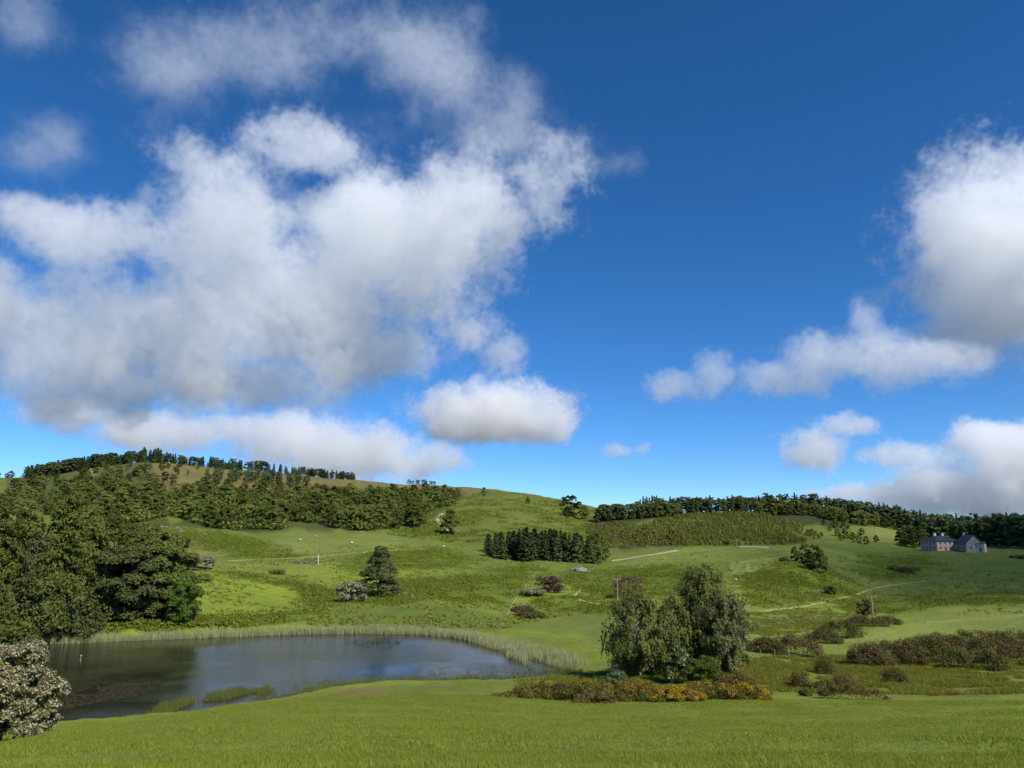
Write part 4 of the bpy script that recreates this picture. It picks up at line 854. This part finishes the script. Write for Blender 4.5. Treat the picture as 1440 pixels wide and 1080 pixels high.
for k in range(5):
    q_ = clumpy(rr, 3.2, 1.0, pyramid, .1, 10, .4, 9, .42, .9, up=.4, boughs=1); g = Geo(); g.quads(q_[1], 0, q_[2]); yp.append(g.mesh('sapling', [M['sapling']]))
pts = pix_points(YOUNG, 4200, 420, 900); wx = fbm(pts[:, 0]/22, pts[:, 1]/22, 3); pts = pts[wx > r.normal(-.25, .15, len(pts))]; stuff('young_plantation', 'dense young trees greening the rounded hill', pts, r.uniform(.35, 1.0, len(pts)), yp, 'saplings')
pts = pix_points([(820,738),(870,732),(900,745),(960,768),(880,772),(835,768)], 900, 380, 900); stuff('hill_scrub', 'brownish scrub on the slope beside the young trees', pts, r.uniform(.5, 1.0, len(pts)), [fronds(rr, 9, .6, .7, 1.3, 'gorsebrown') for _ in range(3)], 'scrub')
un = [fronds(rr, 14, .7, 1.2, 2.2, 'broad') for _ in range(4)]
pts = np.concatenate([pix_points(p, 3600, 380, 1100) for p in WOOD]); stuff('undergrowth', 'bushes filling the hillside wood between the trees', pts, r.uniform(.7, 1.7, len(pts)), un, 'undergrowth')
pts = pix_points([(0,695),(60,676),(200,672),(330,690),(430,686),(560,688),(640,694),(560,700),(330,708),(130,722),(0,716)], 1300, 400, 1100); stuff('hill_scrub', 'low bushes scattered over the upper left hill', pts, r.uniform(.5, 1.3, len(pts)), un, 'scrub')
rr = R_(902); rg = [blades(rr, 26, .34, .05, .22, .35, 'rough') for _ in range(5)]
pts = np.concatenate([pix_points([(1065,925),(1200,922),(1250,935),(1440,935),(1440,976),(1250,980),(1080,972)], 7000, 60, 190), pix_points([(720,958),(820,948),(1080,925),(1085,980),(900,986),(760,980)], 4500, 60, 130), pix_points([(1050,862),(1150,855),(1230,866),(1160,885),(1080,895),(1045,890)], 2500, 120, 280)])
wx = fbm(pts[:, 0]/4, pts[:, 1]/4, 3); pts = pts[(wx > -.2) & (sdist(pts[:, 0], pts[:, 1], LAKE) > 1.2)]; stuff('rough_grass', 'rough tussocky grass on the right slope and under the birches', pts, r.uniform(.5, 1.2, len(pts)), rg, 'grass')
mg = [fronds(rr, 7, .3, .5, .22, 'rough', .5) for _ in range(4)]
pts = pix_points([(280,800),(420,775),(560,752),(700,772),(860,790),(1040,770),(1200,800),(1440,800),(1440,862),(1250,868),(1060,862),(860,865),(700,884),(440,880),(300,868)], 6500, 130, 520); wx = fbm(pts[:, 0]/11, pts[:, 1]/11, 3); pts = pts[(wx > .02)]; stuff('meadow_tufts', 'coarse tufts dotted over the valley pastures', pts, r.uniform(.6, 1.3, len(pts)), mg, 'grass')
# reeds, rushes and pondweed
rr = R_(903); rd = [blades(rr, 16, 1.05, .045, .28, .10, 'reed', .5) for _ in range(5)]
def near_shore(poly, n, lo, hi, dmin, dmax, water=True):
    p = np.array(poly, float); l, h = p.min(0), p.max(0); c = r.uniform(l, h, (n*3, 2)); c = c[inpoly(c[:, 0], c[:, 1], p)][:n]
    t, a = tan_el(c[:, 0], c[:, 1]); d = (ZL-EYE)/t; x, y = np.sin(a)*d, np.cos(a)*d; s = sdist(x, y, LAKE); k = (s > lo) & (s < hi); x, y = x[k], y[k]
    return np.stack([x, y, np.maximum(Z(x, y), ZL-.05)], 1)
ln = LAKE; pts = []
for i in range(len(ln)):
    a_, b_ = ln[i], ln[(i+1) % len(ln)]; m_ = (a_+b_)/2
    if m_[1] < 104 or m_[0] < -110: continue
    L_ = np.linalg.norm(b_-a_); k = int(L_*26); t = r.random(k)[:, None]; nrm_ = np.array([b_[1]-a_[1], -(b_[0]-a_[0])])/L_
    wdt = 1.7+.8*(m_[0] > -5)+1.6*(m_[0] > 2)
    q = a_*(1-t)+b_*t + nrm_*(r.uniform(-.7, 1.0, k)*wdt)[:, None]; pts.append(q)
q = np.concatenate(pts); q = q[q[:, 1] > 100]; zz = np.maximum(Z(q[:, 0], q[:, 1]), ZL-.05); sd_ = sdist(q[:, 0], q[:, 1], LAKE); kp = (zz < ZL+.5) & ((q[:, 0] < 2) | (sd_ > -1.3)); q, zz = q[kp], zz[kp]
stuff('far_reeds', 'pale green reed belt along the far shore', np.column_stack([q, zz]), r.uniform(.65, 1.25, len(q)), rd, 'reeds')
pts = np.concatenate([near_shore(p, n, -40, 3, 55, 130) for p, n in [
  ([(215,1003),(228,992),(262,984),(272,988),(250,1000),(228,1008)], 260), ([(283,988),(300,975),(345,968),(352,976),(320,985)], 330), ([(352,974),(375,966),(386,969),(372,978)], 120),
  ([(130,1022),(160,1014),(180,1012),(185,1018),(150,1028)], 60),([(70,1030),(90,1024),(130,1022),(130,1034),(90,1040)], 120),([(180,1012),(230,1004),(240,1010),(190,1020)], 160),
  ([(412,980),(440,968),(480,962),(540,960),(545,968),(470,976),(430,986)], 420), ([(560,962),(585,956),(600,958),(590,966)], 60),([(630,958),(650,953),(665,955),(655,962)], 70)]])
rs = [blades(rr, 9, .6, .03, .24, .16, 'rush', .45) for _ in range(5)]; stuff('near_rushes', 'clumps of green rushes in the shallows on the near side', pts, r.uniform(.6, 1.15, len(pts)), rs, 'rushes')
pts = []
for i in range(len(ln)):
    a_, b_ = ln[i], ln[(i+1) % len(ln)]; m_ = (a_+b_)/2
    if m_[1] > 104 or m_[0] < -62: continue
    L_ = np.linalg.norm(b_-a_); k = int(L_*26); t = r.random(k)[:, None]; nrm_ = np.array([b_[1]-a_[1], -(b_[0]-a_[0])])/L_
    q = a_*(1-t)+b_*t + nrm_*(np.abs(r.normal(0, 1.0 if m_[0] < -24 else 3.2, k))*1.0-.4)[:, None]; pts.append(q)
q = np.concatenate(pts); bk = [blades(rr, 16, .30, .03, .22, .3, 'rush', .35) for _ in range(5)]; stuff('bank_grass', 'long grass fringing the near bank of the lake', np.column_stack([q, np.maximum(Z(q[:, 0], q[:, 1]), ZL-.05)]), r.uniform(.5, 1.25, len(q)), bk, 'grass')
def discs(px_poly, n, size):
    p = np.array(px_poly, float); l, h = p.min(0), p.max(0); c = r.uniform(l, h, (n*3, 2)); c = c[inpoly(c[:, 0], c[:, 1], p)][:n]; t, a = tan_el(c[:, 0], c[:, 1]); d = (ZL-EYE)/t
    x, y = np.sin(a)*d, np.cos(a)*d; k = fbm(x/3.5, y/3.5, 3) > -.22; x, y = x[k], y[k]; m = len(x); s = size*r.uniform(.5, 1.2, m); th = r.uniform(0, 6.28, m)
    e = np.stack([np.cos(th), np.sin(th), np.zeros(m)], 1)*s[:, None]; f = np.stack([-np.sin(th), np.cos(th), np.zeros(m)], 1)*s[:, None]*.7; cc = np.stack([x, y, ZL+r.uniform(.006, .03, m)], 1); tilt = np.zeros((m, 3)); tilt[:, 2] = r.uniform(0, .03, m)
    return np.stack([cc+e+tilt, cc+f, cc-e, cc-f], 1)
g = Geo(); g.quads(discs([(78,1000),(90,975),(130,966),(190,960),(228,957),(224,968),(190,980),(120,992)], 3400, .16)); g.quads(discs([(480,902),(540,896),(580,898),(545,912),(505,910)], 500, .2))
tag(g.build('pondweed', [M['weed']]), 'dark mat of pondweed floating on the lake', 'pondweed', kind='stuff')

# ================================================================== buildings
def wall_box(e, name, w, dp, h, mat): g = Geo(); g.box((-w/2, -dp/2, -1.5), (w/2, dp/2, h), 0); return g.build(name, [M[mat]], e)
def window(e, face, u, z, w=.95, h=1.45, name='window', mat='glass'):
    """face: (nx, ny, offset); u along the face"""
    nx, ny, off = face; ux, uy = -ny, nx; g = Geo()
    def slab(u0, u1, z0, z1, d0, d1):
        c = [(ux*uu+nx*(off+dd), uy*uu+ny*(off+dd), zz_) for zz_ in (z0, z1) for uu, dd in ((u0, d0), (u1, d0), (u1, d1), (u0, d1))]
        return c, [(0,3,2,1),(4,5,6,7),(0,1,5,4),(1,2,6,5),(2,3,7,6),(3,0,4,7)]
    g.grid(*slab(u-w/2, u+w/2, z, z+h, -.05, .015)); o = g.build(name, [M[mat]], e)
    f = Geo()
    for a_ in ((u-w/2-.1, u-w/2, z-.1, z+h+.1), (u+w/2, u+w/2+.1, z-.1, z+h+.1), (u-w/2, u+w/2, z-.1, z), (u-w/2, u+w/2, z+h, z+h+.1), (u-.03, u+.03, z, z+h)): f.grid(*slab(*a_, -.05, .05))
    f.build('frame', [M['frame']], o); return o
b = at(1322,470,776); face_a = -float(tan_el(1322, 770)[1])
house = empty('farmhouse', b, face_a+math.radians(40), .88); tag(house, 'pink two-storey farmhouse with hipped slate roof and white chimneys', 'house')
HW, HD, HH = 14.5, 13.5, 5.6
wall_box(house, 'wall', HW, HD, HH, 'harl')
g = Geo(); e_ = .5; z1 = HH+2.9; o1 = HW/2+e_; o2 = HD/2+e_
g.grid([(-o1,-o2,HH-.05),(o1,-o2,HH-.05),(o1,o2,HH-.05),(-o1,o2,HH-.05),(-3,-1.2,z1),(3,-1.2,z1),(3,1.2,z1),(-3,1.2,z1),(-o1,-o2,HH-.25),(o1,-o2,HH-.25),(o1,o2,HH-.25),(-o1,o2,HH-.25)],
       [(0,1,5,4),(1,2,6,5),(2,3,7,6),(3,0,4,7),(4,5,6,7),(8,9,1,0),(9,10,2,1),(10,11,3,2),(11,8,0,3),(11,10,9,8)])
roof = g.build('roof', [M['slate']], house)
for cx_ in (-2.6, 2.6):
    g = Geo(); g.box((cx_-.7, -.6, z1-1.0), (cx_+.7, .6, z1+1.5)); ch = g.build('chimney', [M['white']], roof)
    g = Geo(); g.box((cx_-.85, -.75, z1+1.503), (cx_+.85, .75, z1+1.75)); [g.tube([(cx_+q_, 0, z1+1.75), (cx_+q_, 0, z1+2.25)], .18, 6) for q_ in (-.35, .35)]; g.build('chimney_pot', [M['stone']], roof)
for face, w_ in (((0, -1, HD/2), HW), ((-1, 0, HW/2), HD), ((1, 0, HW/2), HD)):
    for k in range(4):
        u = (k-1.5)*w_/4.4; window(house, face, u, 3.5)
        if not (k == 1 and face[1] == -1): window(house, face, u, .8)
window(house, (0, -1, HD/2), -.5*HW/4.4, .0, 1.1, 2.1, 'door', 'doorp')
b = at(1364,462,777); cot = empty('cottage', b, -float(tan_el(1364, 770)[1])+math.radians(22)); tag(cot, 'grey stone cottage with steep gable right of the pink farmhouse', 'house')
def gabled(e, w, dp, h, rise, wallm, ox=0, oy=0, over=.35):
    g = Geo(); x0, x1, y0, y1 = ox-w/2, ox+w/2, oy-dp/2, oy+dp/2
    g.grid([(x0,y0,-1.5),(x1,y0,-1.5),(x1,y1,-1.5),(x0,y1,-1.5),(x0,y0,h),(x1,y0,h),(x1,y1,h),(x0,y1,h),(ox,y0,h+rise),(ox,y1,h+rise),(ox,y0,h),(ox,y1,h)],
           [(0,1,5,4),(1,2,6,5),(2,3,7,6),(3,0,4,7),(4,10,5,8),(6,11,7,9)]); g.build('wall', [M[wallm]], e)
    g = Geo(); s_ = rise/(w/2); a_ = over
    for sg in (-1, 1):
        xe = ox+sg*(w/2+a_); ze = h-s_*a_; t_ = .16
        g.grid([(ox,y0-a_,h+rise+.02),(ox,y1+a_,h+rise+.02),(xe,y1+a_,ze+.02),(xe,y0-a_,ze+.02),(ox,y0-a_,h+rise+t_+.02),(ox,y1+a_,h+rise+t_+.02),(xe,y1+a_,ze+t_),(xe,y0-a_,ze+t_)],
               [(0,1,2,3),(7,6,5,4),(0,3,7,4),(1,5,6,2),(3,2,6,7)])
    return g.build('roof', [M['slate']], e)
rf = gabled(cot, 8.2, 13, 3.6, 4.2, 'stone'); g = Geo(); g.box((-.5, 4.6, 6.5), (.5, 5.8, 9.2)); g.build('chimney', [M['stone']], rf)
for u in (-1.8, 1.8): window(cot, (0, -1, 6.5), u, .9)
window(cot, (0, -1, 6.5), 0, 4.2, .8, 1.1)
for u in (-3, 0, 3): window(cot, (-1, 0, 4.1), u, 1.0)
b = at(1381,458,778); shed = empty('outbuilding', b, -float(tan_el(1381, 770)[1])-math.radians(10)); tag(shed, 'small pale lean-to outbuilding at the right end of the stone cottage', 'outbuilding')
wall_box(shed, 'wall', 3.6, 4.5, 4.0, 'pale'); g = Geo(); g.grid([(-2,-2.5,4.02),(2,-2.5,4.02),(2,2.5,4.9),(-2,2.5,4.9),(-2,-2.5,4.2),(2,-2.5,4.2),(2,2.5,5.08),(-2,2.5,5.08)], [(3,2,1,0),(4,5,6,7),(0,1,5,4),(1,2,6,5),(2,3,7,6),(3,0,4,7)]); g.build('roof', [M['slate']], shed); window(shed, (0, -1, 2.25), 0, .1, 1.0, 2.0, 'door', 'doorp')
b = at(1352,468,777); lk = empty('outbuilding', b, face_a+math.radians(30)); tag(lk, 'low pink link building between farmhouse and cottage', 'outbuilding'); wall_box(lk, 'wall', 5, 5, 3.0, 'harl')
g = Geo(); g.grid([(-2.8,-2.8,3.02),(2.8,-2.8,3.02),(2.8,2.8,3.02),(-2.8,2.8,3.02),(-.8,0,4.4),(.8,0,4.4),(2.8,0,3.02),(-2.8,0,3.02)], [(0,1,5,4),(1,6,2,5),(2,3,4,5),(3,7,0,4)]); g.build('roof', [M['slate']], lk); window(lk, (0, -1, 2.5), 0, 1.0)

# ================================================================== poles, fences, rocks, animals
def pole(px, d, top, label, cross=True, rad=.16, py=860):
    b = at(px, d, py); h = top_h(px, d, top, b.z); e = empty('utility_pole', b, -float(tan_el(px, py)[1])); tag(e, label, 'pole', 'poles of the power line')
    g = Geo(); g.tube([(0,0,-.8),(0,0,h*.5),(0,0,h)], [rad, rad*.85, rad*.7], 8); g.build('shaft', [M['pole']], e, True)
    if cross:
        g = Geo(); g.box((-.95, -.08, h-.35), (.95, .08, h-.18)); ar = g.build('crossarm', [M['pole']], e)
        for xx in (-.8, 0, .8):
            g = Geo(); g.tube([(xx,0,h-.18),(xx,0,h-.02)], .06, 6); g.build('insulator', [M['white']], ar)
pole(1227,178,838,'tall wooden utility pole with crossarm above the diagonal gorse hedge')
pole(869,205,813,'wooden utility pole on the bracken mound left of the birches')
b = at(447,256,800); e = empty('marker_post', b); tag(e, 'white post standing beside the low sparse hawthorn', 'post'); g = Geo(); g.tube([(0,0,-.3),(0,0,2.6),(0,0,3.2)], [.1,.1,.09], 8); g.build('shaft', [M['white']], e); g = Geo(); g.tube([(0,0,3.2),(0,0,3.35)], [.14,.03], 8); g.build('cap', [M['white']], e)
def fence(name, label, pix, n, h, dmin, wires=2, dmax=1500, wr=.008, pr=.05):
    q = np.array(pix, float); t = np.linspace(0, len(q)-1, n); hp = hit(np.interp(t, range(len(q)), q[:, 0]), np.interp(t, range(len(q)), q[:, 1]), dmin, dmax); hp = hp[~np.isnan(hp[:, 0])]
    e = empty(name, hp[0]); tag(e, label, 'fence'); g = Geo(); g.tube([(0,0,-.4),(0,0,h*.6),(0,0,h)], [pr, pr, pr*.9], 6); pm = g.mesh('post', [M['wood']])
    for p_ in hp: o = obj('post', pm, e); o.location = Vector(p_)-Vector(hp[0]); o.rotation_euler = (r.normal(0, .05), r.normal(0, .05), 0)
    for k in range(wires):
        g = Geo(); g.tube([Vector(p_)-Vector(hp[0])+Vector((0, 0, h*(.92-.36*k))) for p_ in hp], wr, 4); g.build('wire', [M['wire']], e)
fence('wire_fence', 'short run of weathered posts and wire below the brown gorse clump', [(1050,926),(1090,925),(1130,923),(1180,921)], 7, 1.15, 80, 2, wr=.003)
fence('wire_fence', 'pale fence posts right of the spreading hawthorn', [(292,797),(330,794),(370,792),(410,790)], 10, 1.2, 220, 2, wr=.012, pr=.07)
fence('wire_fence', 'thin fence climbing from the reeds to the spruce plantation', [(699,889),(709,870),(719,848),(731,829),(748,809),(763,793)], 20, 1.1, 130, 2, wr=.005, pr=.05)
fence('wire_fence', 'far fence along the top of the sloping grass field', [(1290,876),(1350,871),(1400,868),(1440,865)], 16, 1.2, 140, 2, wr=.01, pr=.05)
def boulder(px, d, size, label, seed, group, flat=.6, py=800):
    rr = R_(seed); b = at(px, d, py); bm = bmesh.new(); bmesh.ops.create_icosphere(bm, subdivisions=2, radius=size)
    pl = [(unit(rr.normal(0, 1, 3)), size*rr.uniform(.55, .85)) for _ in range(9)]
    for v in bm.verts:
        c = np.array(v.co)
        for n_, o_ in pl:
            dd_2 = c@n_-o_
            if dd_2 > 0: c = c-n_*dd_2
        v.co = Vector((c[0]*1.2, c[1], c[2]*flat))+Vector(rr.normal(0, size*.08, 3))
    me = bpy.data.meshes.new('rock'); bm.to_mesh(me); bm.free(); me.materials.append(M['rock']); o = obj('rock', me); o.location = b+Vector((0, 0, size*.15)); o.rotation_euler.z = rr.uniform(0, 6); tag(o, label, 'rock', group)
RK = [(808,305,1.6,'leftmost slab of the pale outcrop below the spruces'),(815,303,2.2,'largest pale rock of the outcrop below the spruces'),(822,304,1.5,'rightmost rock of the outcrop below the spruces'),(818,300,1.0,'small rock at the foot of the outcrop below the spruces'),(828,300,.9,'lone small stone right of the outcrop below the spruces')]
for k, a_ in enumerate(RK): boulder(*a_, 950+k, 'pale outcrop below the spruces', .75)
for k, (px, d) in enumerate([(212,328),(217,327),(222,329),(228,327),(245,326),(250,324),(254,322),(249,320),(284,322)]): boulder(px, d, R_(960+k).uniform(.5, 1.0), 'grey rock cropping out along the left knoll top', 970+k, 'rocks on the left knoll top', .55)
boulder(277, 152, .42, 'small white block beside the bright round bush', 990, None, .8, 860)
def sheep(px, py, label, seed, lying=False):
    h = hit([px], [py], 120)[0]; rr = R_(seed); g = bmesh.new()
    def blob(c, s_, mi, rot=0):
        q_ = bmesh.ops.create_icosphere(g, subdivisions=2, radius=1)['verts']
        for v in q_:
            v.co = Vector((v.co.x*s_[0], v.co.y*s_[1], v.co.z*s_[2]))+Vector(c)+Vector(rr.normal(0, .015, 3))
            for f_ in v.link_faces: f_.material_index = mi
    zb = .38 if lying else .62
    blob((0, 0, zb), (.56, .30, .33), 0); blob((.40, 0, zb+.12), (.26, .2, .24), 0); blob((.66, 0, zb+.20), (.20, .11, .13), 1); blob((.60, .12, zb+.30), (.03, .09, .04), 1); blob((.60, -.12, zb+.30), (.03, .09, .04), 1)
    if not lying:
        for sx in (-.34, .34):
            for sy in (-.15, .15):
                q_ = bmesh.ops.create_cone(g, segments=6, radius1=.04, radius2=.065, depth=.5, cap_ends=True)['verts']
                for v in q_:
                    v.co += Vector((sx, sy, .22))
                    for f_ in v.link_faces: f_.material_index = 1
    me = bpy.data.meshes.new('sheep'); g.to_mesh(me); g.free(); me.materials.append(M['wool']); me.materials.append(M['face'])
    for p_ in me.polygons: p_.use_smooth = True
    o = obj('sheep', me); o.location = Vector(h); o.rotation_euler.z = rr.uniform(0, 6.28); tag(o, label, 'sheep', 'sheep grazing in the pastures')
for k, a_ in enumerate([(422,761,'left of two white sheep on the smooth pasture below the wood'),(444,756,'right and upper of two white sheep below the wood'),(550,767,'white sheep on the pasture above the lone dark tree'),(624,770,'white sheep near the foot of the bracken hill'),(514,843,'pale sheep lying below the lone dark tree',),(495,765,'faint white sheep on the pasture above the white-flowering hawthorn'),(1035,818,'tiny white sheep on the bracken slope behind the birches')]): sheep(a_[0], a_[1], a_[2], 1000+k, k == 4)
# a white water bird on the lake
t_, a_ = tan_el(114, 922); d_ = (ZL-EYE)/float(t_); e = empty('water_bird', (d_*math.sin(a_), d_*math.cos(a_), ZL), 0, .4); tag(e, 'tiny white bird floating on the dark lake', 'bird')
bm = bmesh.new()
for c, s_ in (((0,0,.06),(.24,.12,.11)),((-.2,0,.10),(.12,.06,.05)),((.19,0,.17),(.045,.04,.12)),((.22,0,.29),(.07,.045,.05))):
    for v in bmesh.ops.create_icosphere(bm, subdivisions=2, radius=1)['verts']: v.co = Vector((v.co.x*s_[0]+c[0], v.co.y*s_[1]+c[1], v.co.z*s_[2]+c[2]))
me = bpy.data.meshes.new('body'); bm.to_mesh(me); bm.free(); me.materials.append(M['feather']); obj('body', me, e)
g = Geo(); g.tube([(.28,0,.285),(.37,0,.265)], [.02,.006], 6); g.build('bill', [M['bill']], e)
